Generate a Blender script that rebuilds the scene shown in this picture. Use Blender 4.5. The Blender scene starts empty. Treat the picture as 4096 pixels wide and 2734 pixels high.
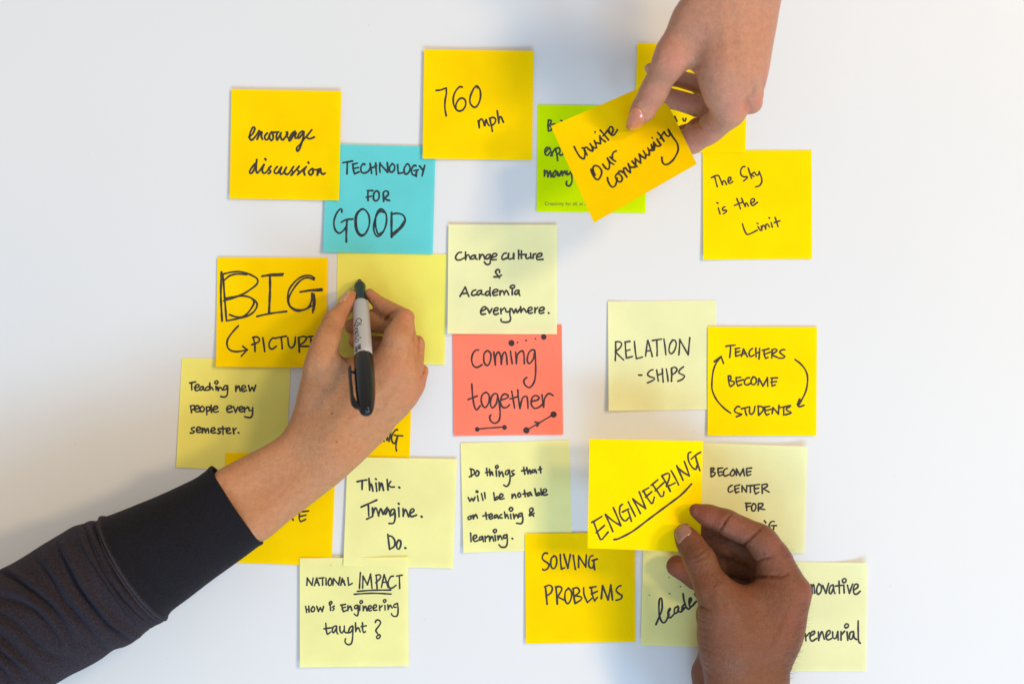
import bpy, math, random
import numpy as np
from mathutils import Vector
from mathutils.bvhtree import BVHTree
random.seed(7)
SC = bpy.context.scene
COL = SC.collection
# ------------------------------------------------------------------ camera, light, exposure
S = 0.000174            # metres on the table top per photograph pixel (a note is 76 mm)
CAMH = 1.0              # camera height above the table top
cam_d = bpy.data.cameras.new('camera'); cam = bpy.data.objects.new('camera', cam_d)
COL.objects.link(cam); SC.camera = cam
cam.location = (0, 0, CAMH)
cam_d.sensor_fit = 'HORIZONTAL'; cam_d.sensor_width = 36.0
cam_d.lens = 36.0 * CAMH / (4096 * S)
cam_d.clip_start = 0.02; cam_d.clip_end = 60
cam_d.dof.use_dof = True; cam_d.dof.focus_distance = CAMH - 0.012; cam_d.dof.aperture_fstop = cam_d.lens / 9.0
SC.render.resolution_x = 1024; SC.render.resolution_y = 683
SC.view_settings.view_transform = 'Standard'; SC.view_settings.look = 'None'
SC.view_settings.exposure = 0.12; SC.view_settings.gamma = 1.0
w = bpy.data.worlds.new('World'); SC.world = w; w.use_nodes = True
bg = w.node_tree.nodes['Background']
bg.inputs['Color'].default_value = (1.0, 0.985, 0.975, 1); bg.inputs['Strength'].default_value = 0.60
def area(name, loc, target, size, power, col):
    l = bpy.data.lights.new(name, 'AREA'); l.shape = 'DISK'; l.size = size; l.energy = power; l.color = col
    o = bpy.data.objects.new(name, l); COL.objects.link(o); o.location = loc
    o.rotation_euler = (Vector(target) - Vector(loc)).to_track_quat('-Z', 'Y').to_euler()
    return o
area('window_light', (0.25, -2.60, 1.90), (0.0, 0, 0), 1.60, 66.0, (0.34, 0.64, 1.0))
area('window_light_near', (1.55, -2.30, 1.75), (0.0, 0, 0), 0.70, 42.0, (0.36, 0.66, 1.0))
area('ceiling_lamp', (2.05, 0.25, 2.00), (-0.1, 0, 0), 0.40, 33.0, (1.0, 0.72, 0.36))
area('ceiling_lamp', (1.75, 1.25, 2.20), (0, 0, 0), 0.50, 33.0, (1.0, 0.74, 0.42))

# ------------------------------------------------------------------ helpers
def pt(px, py, z=0.0):
    """a place z metres above the table that the photograph shows at (px, py)"""
    k = (CAMH - z) / CAMH
    return Vector(((px - 2048) * S * k, (1367 - py) * S * k, z))
def link(name, me, parent=None, **props):
    o = bpy.data.objects.new(name, me); COL.objects.link(o)
    if parent is not None: o.parent = parent
    for k, v in props.items(): o[k] = v
    return o
def empty(name, loc, **props):
    o = bpy.data.objects.new(name, None); COL.objects.link(o); o.empty_display_size = 0.02
    o.location = loc
    for k, v in props.items(): o[k] = v
    return o
def mesh_from(name, V, F, mat, smooth=True):
    me = bpy.data.meshes.new(name)
    V = np.asarray(V, dtype=np.float32)
    if isinstance(F, np.ndarray) and F.ndim == 2:
        n, m = F.shape
        me.vertices.add(len(V)); me.vertices.foreach_set('co', V.ravel())
        me.loops.add(n * m); me.loops.foreach_set('vertex_index', F.ravel().astype(np.int32))
        me.polygons.add(n); me.polygons.foreach_set('loop_start', (np.arange(n) * m).astype(np.int32))
        me.update(calc_edges=True); me.validate()
    else:
        me.from_pydata([tuple(map(float, v)) for v in V], [], [tuple(f) for f in F]); me.update()
    me.polygons.foreach_set('use_smooth', [smooth] * len(me.polygons))
    me.materials.append(mat)
    return me
def local(o, parent_loc):
    pass

def newmat(name):
    m = bpy.data.materials.new(name); m.use_nodes = True
    nt = m.node_tree; b = nt.nodes['Principled BSDF']
    return m, nt, b
def N(nt, t, **kw):
    n = nt.nodes.new(t)
    for k, v in kw.items():
        if hasattr(n, k): setattr(n, k, v)
        else: n.inputs[k].default_value = v
    return n
def ramp(nt, src, stops):
    r = N(nt, 'ShaderNodeValToRGB'); el = r.color_ramp.elements
    el[0].position, el[0].color = stops[0]; el[1].position, el[1].color = stops[-1]
    for p, c in stops[1:-1]:
        e = el.new(p); e.color = c
    nt.links.new(src, r.inputs[0]); return r.outputs[0]
def mixc(nt, fac, a, b, mode='MIX'):
    n = N(nt, 'ShaderNodeMix', data_type='RGBA', blend_type=mode)
    if isinstance(fac, (int, float)): n.inputs[0].default_value = fac
    else: nt.links.new(fac, n.inputs[0])
    for s, i in ((a, 6), (b, 7)):
        if isinstance(s, tuple): n.inputs[i].default_value = s
        else: nt.links.new(s, n.inputs[i])
    return n.outputs[2]
def c4(c): return (c[0], c[1], c[2], 1.0)

# paper: diffuse sheet that lets some light through, so what lies under it tints it
def paper_mat(name, col, back=None):
    m, nt, b = newmat(name); out = nt.nodes['Material Output']
    tc = N(nt, 'ShaderNodeTexCoord')
    n1 = N(nt, 'ShaderNodeTexNoise', Scale=26.0, Detail=3.0); nt.links.new(tc.outputs['Object'], n1.inputs['Vector'])
    n2 = N(nt, 'ShaderNodeTexNoise', Scale=1400.0, Detail=4.0, Roughness=0.7); nt.links.new(tc.outputs['Object'], n2.inputs['Vector'])
    lo = c4([c * 0.93 for c in col]); hi = c4([min(1, c * 1.03) for c in col])
    a = ramp(nt, n1.outputs[0], [(0.3, lo), (0.7, hi)])
    fib = ramp(nt, n2.outputs[0], [(0.3, (0.95, 0.95, 0.95, 1)), (0.7, (1.0, 1.0, 1.0, 1))])
    cc = mixc(nt, 1.0, a, fib, 'MULTIPLY')
    nt.links.new(cc, b.inputs['Base Color']); b.inputs['Roughness'].default_value = 0.85
    b.inputs['Specular IOR Level'].default_value = 0.05
    tr = N(nt, 'ShaderNodeBsdfTranslucent'); nt.links.new(cc, tr.inputs['Color'])
    mx = N(nt, 'ShaderNodeMixShader'); mx.inputs[0].default_value = 0.25
    nt.links.new(b.outputs[0], mx.inputs[1]); nt.links.new(tr.outputs[0], mx.inputs[2])
    bp = N(nt, 'ShaderNodeBump', Strength=0.12, Distance=0.0003); nt.links.new(n2.outputs[0], bp.inputs['Height'])
    nt.links.new(bp.outputs[0], b.inputs['Normal'])
    nt.links.new(mx.outputs[0], out.inputs['Surface'])
    return m
def ink_mat(name, col):
    m, nt, b = newmat(name)
    tc = N(nt, 'ShaderNodeTexCoord')
    n1 = N(nt, 'ShaderNodeTexNoise', Scale=420.0, Detail=3.0); nt.links.new(tc.outputs['Object'], n1.inputs['Vector'])
    a = ramp(nt, n1.outputs[0], [(0.35, c4(col)), (0.75, c4([c * 1.9 + 0.004 for c in col]))])
    nt.links.new(a, b.inputs['Base Color']); b.inputs['Roughness'].default_value = 0.5
    b.inputs['Specular IOR Level'].default_value = 0.3
    return m
PAPERS = {
    'gold':  (1.0, 0.665, 0.0), 'bright': (1.0, 0.725, 0.0), 'pale': (0.88, 0.83, 0.31),
    'cream': (0.82, 0.82, 0.455), 'lemon': (0.88, 0.83, 0.16), 'cyan': (0.14, 0.635, 0.665),
    'coral': (1.0, 0.235, 0.15), 'lime': (0.64, 0.86, 0.0),
}
PM = {}; IM = {}
for k, c in PAPERS.items():
    PM[k] = paper_mat('paper_' + k, c)
    IM[k] = ink_mat('ink_on_' + k, (0.010 + c[0] * 0.016, 0.011 + c[1] * 0.013, 0.012 + c[2] * 0.02))

# ------------------------------------------------------------------ table top
m, nt, b = newmat('white_laminate')
tc = N(nt, 'ShaderNodeTexCoord')
n1 = N(nt, 'ShaderNodeTexNoise', Scale=2.2, Detail=3.0); nt.links.new(tc.outputs['Object'], n1.inputs['Vector'])
a = ramp(nt, n1.outputs[0], [(0.3, (0.575, 0.58, 0.593, 1)), (0.7, (0.60, 0.602, 0.61, 1))])
v1 = N(nt, 'ShaderNodeTexVoronoi', Scale=34.0, Randomness=1.0); nt.links.new(tc.outputs['Object'], v1.inputs['Vector'])
spk = ramp(nt, v1.outputs['Distance'], [(0.012, (0.62, 0.61, 0.60, 1)), (0.03, (1, 1, 1, 1))])
a = mixc(nt, 0.35, a, spk, 'MULTIPLY')
nt.links.new(a, b.inputs['Base Color']); b.inputs['Roughness'].default_value = 0.22
b.inputs['Specular IOR Level'].default_value = 0.35
n2 = N(nt, 'ShaderNodeTexNoise', Scale=60.0, Detail=4.0); nt.links.new(tc.outputs['Object'], n2.inputs['Vector'])
rr = N(nt, 'ShaderNodeMapRange'); rr.inputs[3].default_value = 0.16; rr.inputs[4].default_value = 0.30
nt.links.new(n2.outputs[0], rr.inputs[0]); nt.links.new(rr.outputs[0], b.inputs['Roughness'])
TX, TY = 1.1, 0.75
V = []; 
for z, g in ((0, 0.004), (-0.004, 0), (-0.028, 0), (-0.03, 0.002)):
    V += [(-TX + g, -TY + g, z), (TX - g, -TY + g, z), (TX - g, TY - g, z), (-TX + g, TY - g, z)]
F = [(0, 1, 2, 3), (15, 14, 13, 12)]
for r in range(3):
    for i in range(4):
        j = (i + 1) % 4; F.append((4 * r + j, 4 * r + i, 4 * (r + 1) + i, 4 * (r + 1) + j))
table = link('tabletop', mesh_from('tabletop', V, F, m, False), kind='structure', label='glossy white tabletop the sticky notes are stuck on')
# ------------------------------------------------------------------ handwriting, traced stroke by stroke
# key: (origin x, origin y, zoom, pen width in photo pixels, strokes)
INK = {
'encourage': (900,340,3.136,8.2,"300,655 350,610 375,545 350,532 318,600 308,660 332,692 375,655 430,575;425,575 432,610 402,682;410,672 442,598 463,592 455,640 470,682;530,605 500,640 503,680 530,688 560,640;585,590 555,640 580,700 606,660 598,600 625,595 675,590;662,592 645,640 655,692 690,625 705,600;700,610 700,660 725,690 765,640 780,590;770,592 788,605 778,650 802,668;880,580 840,610 800,692 822,696 868,615 893,600 880,640 882,670 905,665;975,580 940,600 912,650 925,670 960,630 992,590;990,590 980,670 940,790 908,832 900,790 950,740 980,690 1020,650;1020,650 1088,565;1040,625 1028,655 1060,676 1120,655;"
 "375,990 320,1060 310,1100 335,1106 375,1040 400,935;400,935 390,1060 405,1106 430,1080 490,1000;490,1000 468,1060 475,1100 500,1106 530,1080 575,1020;505,928 512,940@1.2;575,1020 545,1050 575,1085 545,1112;655,1025 620,1070 625,1105 660,1105 690,1060 710,1030;710,1030 690,1080 700,1120 735,1100 770,1035;770,1035 745,1085 765,1120 800,1110 860,1025;860,1025 835,1065 852,1090 830,1132;838,1128 930,1020;930,1020 905,1060 930,1090 910,1127;916,1122 1020,1025;1020,1025 990,1080 1000,1127;1044,968 1050,980@1.2;1090,1050 1050,1090 1070,1130 1105,1100 1095,1050;1095,1050 1130,1065 1200,1050;1165,1060 1160,1130;1155,1130 1200,1060;1200,1060 1205,1100 1230,1120 1255,1106"),
'760': (1670,170,3.136,7.6,"235,603 290,597 360,572;360,572 362,640 345,740 345,830 360,920;560,562 530,556 480,610 450,690 455,780 490,845 530,862 575,840 605,780 595,720 555,698 515,720 485,775 480,830;752,572 735,550 700,590 660,690 665,770 715,815 760,780 790,690 785,600 755,550 735,546;760,985 770,1010 775,1070;775,1060 768,1000 800,960 822,985 840,1045;845,1045 850,1000 862,965 875,1010 900,1045;905,950 925,1040 940,1115;905,960 940,940 980,960 970,1010 930,1045;1000,858 1010,930 1020,1015;1020,1010 1025,950 1045,930 1060,960 1078,1000"),
'cyan': (1270,560,3.136,7.6,"318,285 380,275 440,265;375,275 372,350 370,425;440,305 500,292;445,305 450,370 465,425;465,425 520,400;450,360 515,345;595,310 575,298 545,340 550,400 590,415 640,390 660,350;660,295 670,360 680,420;730,290 735,370 740,435;660,360 740,325;785,290 780,350 785,405;785,300 830,350 880,405;880,405 880,340 875,285;935,300 905,340 905,390 935,405 965,370 965,320 935,295;1005,310 1008,370 1015,420;1015,420 1050,415 1090,400;1130,300 1090,350 1090,410 1110,430 1150,400 1160,340 1130,300;1235,325 1210,320 1180,370 1190,430 1230,440 1245,390;1210,385 1265,375;1245,385 1238,460;1280,325 1315,370;1345,320 1325,400 1312,450;"
 "625,635 695,635;635,635 632,700 635,760;612,718 675,705;735,640 705,680 705,745 735,765 770,730 770,660 735,640;825,660 830,770;825,660 850,640 885,650 885,690 835,730;835,730 880,755 905,758;"
 "305,905 305,872 280,868 230,940 205,1040 225,1130 275,1168 330,1130 365,1080;300,1030 360,1000 445,990;370,1010 362,1140 362,1275@1.15;560,870 510,900 475,970 475,1080 505,1170 555,1205 610,1160 650,1060 645,950 600,880 550,868 500,930 485,1020 495,1110 530,1180 570,1190;790,880 750,930 715,1020 705,1120 730,1190 770,1205 830,1140 865,1030 860,930 820,875 780,870 740,930 725,1030 740,1130 765,1180 810,1160;740,930 790,898 850,912;930,910 928,1060 930,1215@1.25;930,930 1000,920 1070,940 1100,1000 1070,1080 1000,1150 930,1210;950,1168 1035,1095 1088,1020"),
'lime': (2130,400,3.136,7.6,"200,250 195,320 200,385;205,255 235,260 225,300 205,320 235,340 235,380 200,388;355,258 372,264;240,312 275,300 300,320;160,660 195,620 190,595 160,620 160,680 190,695 215,660;215,600 250,700;275,620 230,700;285,610 305,680 315,760;285,620 330,600 345,650 305,690;345,690 375,690 390,650;150,885 150,955;150,940 180,885 195,965;195,960 220,890 235,965;290,885 255,930 270,970 310,900 315,950;315,900 335,955 365,890 375,950;375,945 400,890 415,930;430,890 440,940 485,900;485,900 495,980 490,1040 460,1080 425,1060 430,1020"),
'invite': [(2270,480,5.227,7.8,"140,560 200,680 270,780 335,812 355,795 365,700 345,605 308,585;350,600 378,670 412,738;360,580 400,572 450,620 512,650;470,495 510,560 533,640 515,652;530,560 560,588 605,585;562,435 590,510 612,582;600,480 650,488 692,495;692,490 685,420 675,335;675,335 720,400 792,456;577,245 577,268@.8;685,215 760,300 858,418;742,335 790,285 850,208;850,210 872,275 920,288 955,215 935,155 895,143 865,190 880,262 930,320 985,300 1045,205;490,1030 510,1100 570,1210 635,1250 695,1175 715,1070 655,980 575,955 532,1000 548,1090 582,1155;735,925 800,1010 858,1030 880,960 868,880 835,800;840,820 900,888 968,932;890,775 950,830 1008,868;942,790 940,720 970,672 1020,650"),
 (2420,480,4.9,7.8,"50,1130 60,1200 110,1290 160,1315 205,1280 230,1200 238,1140;270,1030 205,1100 240,1190 305,1212 340,1150 312,1090 260,1050;268,1015 310,1000 352,1035;360,950 378,1030 428,1118;365,960 400,937 440,990 500,1035;500,1035 488,955 455,860;455,860 505,925 580,925;530,810 580,865 632,915;595,925 600,840 590,755;590,755 640,800 700,845;702,845 692,760 668,670;668,670 730,722 790,755;800,748 792,680 752,610;785,665 825,690 865,690;868,690 868,620 838,550;880,585 918,602;905,480 920,540 935,600;925,598 950,530 955,440;960,450 975,520 965,592;955,440 1000,500 1055,518 1095,490;1020,375 1050,430 1097,492;925,340 928,360@.8;1030,245 1100,330 1157,418;1085,365 1120,290 1160,237;1160,237 1200,300 1248,325 1272,280 1240,190;1250,200 1320,320 1410,450 1435,560 1410,660 1330,790 1220,873 1150,860 1120,800 1115,735")],
'sky': (2780,570,3.136,6.6,"205,443 250,420 290,412;245,425 262,490 280,555;300,420 325,480 345,530;345,525 350,490 370,480 395,525;415,495 450,465 445,437 420,445 415,490 435,515 475,490;625,303 600,305 575,345 575,400 610,430 655,430 650,450 610,483;668,320 690,390 710,450;745,372 695,410;700,410 740,425;755,385 770,410 800,400 805,365;805,365 830,430 838,490 810,540 760,558;292,820 303,860 315,895;276,755 288,760;375,805 345,825 350,850 395,850 390,870 355,895;525,705 550,770 570,832;495,790 590,750;585,700 610,760 630,805;630,800 635,765 650,760 670,798;700,765 745,735 740,705 705,715 700,765 725,790 785,750;595,1020 620,1100 650,1150 690,1145 780,1100;790,1055 820,1105;778,1013 790,1018;830,1050 840,1100;835,1090 850,1040 870,1045 890,1085;885,1085 890,1030 910,1025 935,1060;955,1005 970,1060;928,943 938,950;1005,940 1025,1000 1042,1055;995,1005 1065,982"),
'change': (1770,880,3.136,7.4,"240,405 200,410 165,460 175,495 220,500 270,475;290,400 288,450 290,495;290,490 300,450 325,435 340,460 350,490;405,440 370,450 355,480 380,490 410,460 415,445;412,445 415,480 435,492;465,430 465,490;465,480 490,435 515,440 530,490;600,430 565,435 540,470 560,490 590,465 600,440;600,440 602,500 590,550 550,555 525,525;620,470 675,450 680,425 645,420 620,455 620,495 675,495;800,415 770,420 745,465 755,495 810,475;830,420 825,470 845,490 885,470 892,420;895,420 895,490;955,380 955,485;990,385 990,480;960,435 1040,430;1050,430 1045,465 1065,485 1105,460;1105,415 1110,480;1140,425 1135,480;1140,440 1170,420;1185,465 1240,450 1245,420 1210,420 1180,455 1190,495 1260,492;"
 "715,660 715,630 690,620 665,650 690,690 715,725;645,712 700,710 740,690;220,955 285,840;285,840 330,955;235,925 310,915;420,875 380,890 365,930 385,945 430,930;485,880 450,890 430,925 450,940 485,910;490,885 490,925 515,935;590,900 560,895 535,930 560,945 590,920;597,845 595,900 600,950;630,915 690,895 690,870 650,875 630,910 645,945 690,935;720,885 720,940;720,920 745,885 765,900 775,935;775,920 800,880 815,900 830,935;875,880 875,935;880,858 850,848 858,825 890,815 908,828 895,850 870,855;960,880 920,885 905,925 930,930 960,890;960,885 960,920 970,945;"
 "480,1145 540,1115 545,1090 510,1090 480,1135 490,1180 540,1175;565,1110 590,1165;590,1165 620,1110;640,1140 690,1130 695,1100 660,1105 640,1150 660,1185 700,1170;730,1110 735,1175;735,1140 775,1100;790,1110 800,1150 840,1145;850,1110 845,1180 855,1240 830,1275 770,1280 735,1265 735,1240;870,1110 895,1165;895,1165 920,1115;920,1115 938,1160;938,1160 975,1110;980,1085 985,1155;985,1150 1020,1110 1050,1155;1075,1140 1120,1125 1120,1095 1085,1100 1070,1145 1095,1170 1130,1160;1160,1100 1160,1160;1160,1130 1195,1095;1215,1140 1270,1125 1270,1095 1230,1100 1210,1140 1225,1170 1270,1160;1330,1163 1334,1167@1.2"),
'coming': (1790,1270,3.136,7.0,"390,405 350,410 315,460 303,530 325,600 375,622 435,588;490,415 458,460 460,560 500,600 535,550 545,460 510,415 485,420;580,430 590,510 600,595;600,590 605,480 640,430 665,480 675,585;675,580 690,470 720,430 740,480 748,585;790,420 800,500 812,575;855,430 860,500 865,575;865,570 880,460 940,415 960,470 963,575;1090,410 1065,400 1020,440 1000,530 1025,575 1075,520 1095,430;1095,410 1105,560 1105,700 1085,810 1030,875 970,840 960,780 995,750;"
 "305,830 315,980 335,1100 365,1155 410,1105;258,1025 372,982;480,935 440,960 422,1030 440,1100 475,1125 515,1070 525,980 490,935;625,960 590,950 550,1000 540,1090 565,1130 610,1080 630,980;628,965 650,1080 660,1200 645,1290 590,1322 540,1290 530,1240 545,1220;670,1030 740,1010 765,980 720,955 680,985 665,1060 690,1120 740,1125 780,1090;805,920 825,1030 842,1135;785,1018 875,990;882,905 890,1010 910,1140;910,1135 940,1010 990,985 1005,1040 1010,1135;1055,1050 1130,1030 1150,1000 1110,975 1065,1000 1050,1080 1090,1135 1150,1120 1185,1090;1185,965 1195,1050 1205,1120;1205,1110 1220,1010 1270,950 1325,975;"
 "802,316 804,322@3.7;1206,236 1208,244@3;878,309 882,311@.8;985,285 989,288@.9;1101,263 1105,265@.8;371,1395 373,1399@2.6;715,1373 716,1378@2.8;988,1410 992,1415@3.4;1328,1210 1332,1214@3.7;372,1395 550,1380 715,1368@.8;990,1412 1160,1312 1330,1212@.8;1098,1308 1150,1320;1150,1320 1125,1358"),
'big': (850,1000,3.136,7.6,"112,275 105,580 120,890@1.15;130,300 150,560 175,885@1.1;135,300 250,275 370,275 480,310 560,360 560,420 480,490 350,565 170,605;150,375 220,320 320,300 430,305;140,635 260,600 350,575 450,585 530,630 560,690 520,770 430,830 310,860 180,885;215,810 290,835 380,835 450,780 515,680 515,630 470,590;620,330 750,305 885,298@1.1;630,322 770,318 878,318;720,325 722,480 710,780@1.3;560,830 720,795 930,768@1.05;1280,350 1220,318 1130,330 1040,390 960,500 945,620 975,710 1060,762 1170,740 1240,700;1275,372 1200,345 1120,370 1040,450 960,590 965,680 1010,730 1080,750 1180,735 1235,660 1248,540;1100,525 1240,502 1370,487@1.15;1250,508 1375,507;1268,555 1275,650 1268,742@1.7;1258,740 1260,785;"
 "325,948 250,1030 190,1120 185,1200 225,1255 310,1272 430,1250;380,1205 435,1248;435,1248 362,1328;510,1090 530,1180 533,1270;505,1095 560,1088 590,1120 570,1155 495,1185;630,1095 645,1190 655,1272;790,1105 750,1105 712,1160 715,1220 750,1240 800,1205;800,1100 925,1078;862,1095 870,1170 875,1235;945,1100 955,1190 990,1225 1030,1180 1040,1090;1080,1095 1085,1190 1090,1275@1.15;1080,1100 1140,1080 1180,1100 1150,1150 1100,1185;1100,1205 1215,1205;1200,1085 1300,1075;1230,1085 1240,1180;1240,1130 1290,1125;1240,1190 1300,1180"),
'teaching': (690,1410,3.136,7.0,"215,380 290,365;240,375 243,465;280,445 330,425 330,400 300,400 278,440 295,475 335,465;385,425 355,430 340,460 365,470 385,440;390,430 395,465 410,470;450,425 425,435 415,460 435,472 460,460;468,380 468,465;468,460 490,430 510,465;545,420 548,465;550,388 530,382 537,358 562,353 572,372 558,390;568,430 575,475;575,465 600,430 630,470;690,415 655,415 640,450 660,465 685,440;690,415 692,480 680,540 640,555 605,548;795,415 795,485;795,470 830,415 850,480;870,460 915,440 910,415 880,415 868,450 885,485 930,470;955,410 970,480;970,480 1000,430;1000,430 1020,480;1020,480 1045,405;"
 "225,665 240,750;225,670 265,660 285,690 240,720;275,710 330,695 325,665 290,670 275,710 300,740 335,735;370,670 345,700 355,735 385,735 400,700 375,668;425,680 432,775;425,680 465,680 465,720 430,730;485,655 490,745;510,715 565,695 560,672 525,675 510,715 530,745 575,735;680,710 740,690 740,668 700,668 680,705 700,745 750,735;765,675 790,745;790,745 820,680;835,715 880,700 875,675 845,680 835,715 855,740 885,735;900,685 905,745;905,710 945,680;955,690 965,725 1000,720;1005,685 1005,760 990,805 950,812 905,800;"
 "275,935 240,945 245,970 275,985 260,1005 225,1005;300,975 350,960 345,935 315,935 300,975 320,1000 355,990;375,945 375,1005;375,990 400,945 415,1000;415,990 445,945 455,1005;480,985 530,965 525,940 495,945 480,985 500,1005 540,1000;600,945 570,955 580,975 605,990 590,1010 565,1010;630,925 635,1020;605,955 670,948;680,985 720,965 715,945 690,945 675,985 695,1010 735,1005;760,945 770,1015;765,975 800,945;825,1000 830,1004@1.2"),
'relation': (2410,1170,3.136,6.8,"165,615 165,720 160,850;165,618 210,615 240,640 220,690 160,740;160,740 210,790 265,842;280,620 345,610;285,620 290,720 300,820;300,820 375,800;290,730 345,715;400,610 410,720 425,828;425,828 500,808;540,795 565,600;570,600 600,700 625,800;545,735 600,725;625,600 740,582;680,595 685,700 685,790;770,580 785,680 795,778;880,595 845,650 835,730 860,765 900,730 925,650 910,600 875,595;970,585 965,690 958,778;970,590 1020,680 1075,780;1075,780 1085,670 1095,565;455,1033 493,1033;635,965 600,975 565,1020 590,1050 650,1070 640,1095 565,1130;680,970 690,1040 700,1108;750,955 755,1040 762,1120;690,1035 755,1010;800,955 815,1040 822,1110;865,950 868,1030 865,1110@1.15;865,945 910,935 935,960 915,1000 870,1030;1015,930 975,960 955,1000 985,1020 1030,1045 1000,1085 945,1110"),
'teachers': (2800,1280,3.136,7.0,"325,327 380,318 440,312;385,318 380,400 372,468;440,358 498,350;450,358 445,410 450,452;450,452 515,432;445,405 500,390;520,455 545,360;545,360 595,460;525,425 580,415;660,355 630,375 615,420 635,455 680,435;700,350 700,400 705,460;748,355 745,420 740,485;700,415 748,400;780,378 865,358;805,375 805,430 825,480;825,480 855,465;805,430 880,400;905,370 900,475;900,372 950,362 965,385 905,425;910,440 970,465;1065,370 1030,370 1000,400 1030,430 1065,455 1040,475 990,475;"
 "355,700 360,770 375,825;355,700 385,700 385,740 365,760;365,760 425,770 425,800 385,830;450,720 510,715;455,720 455,770 475,825;475,825 520,805;455,770 545,745;620,720 580,730 555,780 575,810 620,800 640,780;665,710 640,760 655,805 690,800 710,750 680,710 660,715;740,730 728,815;740,730 790,825;790,825 845,720;845,720 850,830;890,725 970,722;905,725 900,780 905,825;905,825 945,810;890,778 960,768;"
 "500,1085 470,1080 435,1120 440,1150 490,1170 525,1180 455,1210;520,1110 620,1085;565,1100 570,1150 585,1190;625,1090 620,1150 640,1180 675,1150 690,1080;730,1075 735,1190;725,1078 780,1085 790,1130 740,1190;805,1090 875,1078;815,1090 815,1150 835,1190;835,1190 865,1175;820,1135 890,1115;915,1095 905,1170;915,1095 985,1175;985,1175 990,1068;1005,1095 1135,1070;1050,1090 1050,1190;1125,1085 1085,1105 1090,1130 1145,1160 1070,1185;"
 "385,1165 300,1100 210,1000 155,880 150,770 170,620 220,500;265,455 180,520@1.15;265,455 295,540;220,515 260,460;1192,492 1270,555 1330,640 1350,740 1330,880 1270,1010 1240,1060;1250,990 1222,1060@1.15;1222,1060 1245,1085 1305,1065"),
'think': (1370,1800,3.136,7.8,"185,392 250,378 305,370;248,378 245,490;332,352 338,430 340,500;340,490 350,420 368,440 382,510;420,410 430,510;416,356 424,364@1.1;460,405 463,500;463,490 490,410 515,500;560,365 565,430 572,495;605,390 575,430;580,440 610,460 650,458;709,462 717,468@1.2;235,710 430,622;325,690 330,820;303,862 380,825;375,720 380,820;380,800 410,720 430,740 455,820;455,800 480,730 510,800;560,715 525,770 540,800 570,740 580,740 600,820;650,740 620,740 600,790 625,810 655,760;655,745 660,840 640,910 585,915;705,720 710,830;702,664 709,672@1.2;760,730 762,825;762,810 790,740 830,830;850,790 895,760 890,735 860,740 845,790 865,830 930,810;988,828 996,832@1.3;568,1052 580,1150 590,1235;575,1070 620,1080 655,1130 650,1200 590,1240;705,1125 680,1170 685,1225 710,1235 730,1190 730,1140 705,1125;784,1220 792,1225@1.2"),
'dothings': (1830,1740,3.136,7.2,"170,425 175,515;160,420 205,435 210,480 150,520;245,445 225,480 235,510 260,500 270,460 245,440;365,415 375,505;350,468 410,455;400,425 408,505;408,500 430,455 445,500;485,440 490,510;487,413 475,400 485,380 505,378 510,400 492,414;520,450 525,515;525,505 555,455 575,515;645,435 610,445 600,485 625,490 645,455;650,435 660,540 645,610 615,640 580,622;710,440 680,450 690,475 715,485 680,510;830,400 845,485;805,445 865,435;868,405 885,485;885,480 905,430 920,480;975,430 940,435 930,465 960,460 975,440;980,435 990,470;1035,395 1045,470;1015,430 1055,420;"
 "135,780 155,825;155,825 180,790;180,790 200,820;200,820 220,775;250,755 262,820;240,704 248,706@1.8;300,730 320,812;340,720 348,790;455,720 465,810;465,800 500,765 510,790 470,812;525,785 570,760 560,735 535,740 525,790 545,800 585,790;685,740 685,790;685,780 715,735 735,785;775,720 755,745 770,775 795,755 780,720;840,690 850,770;820,735 880,725;905,715 880,735 885,765 915,740;915,715 935,755;970,670 985,750;985,745 1020,715 1030,745 990,755;1045,670 1055,750;1070,725 1115,700 1110,675 1080,680 1070,725 1085,750 1125,740;"
 "160,1010 130,1030 140,1055 170,1040 170,1010;195,1000 200,1045;200,1035 230,990 250,1035;355,970 365,1050;320,1010 395,995;395,1030 435,1010 430,985 405,990 395,1030 415,1050 445,1035;495,995 465,1005 465,1035 495,1020;500,1000 515,1040;555,990 535,1000 530,1030 560,1035;590,960 600,1035;600,1025 620,990 640,1040;665,990 672,1045;670,950 650,935 655,912 680,905 695,925 680,948;700,985 710,1045;710,1035 735,990 760,1035;805,975 770,985 770,1020 800,1005;810,975 820,1060 800,1105 740,1100;955,1010 905,950 915,915 945,915 945,945 905,985 905,1010 960,975;"
 "165,1225 170,1330;195,1300 240,1280 235,1250 205,1260 195,1300 220,1330 260,1315;310,1265 275,1280 280,1315 310,1290;315,1270 325,1330;345,1265 350,1330;350,1290 385,1260;400,1265 405,1325;405,1310 435,1265 455,1325;470,1255 478,1320;465,1220 450,1200 460,1182 485,1180 490,1205 470,1220;505,1260 510,1310;510,1300 535,1255 560,1305;615,1245 580,1255 580,1290 610,1280;620,1245 625,1340 605,1395 550,1400 520,1370;685,1291 691,1295@1.2"),
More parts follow.
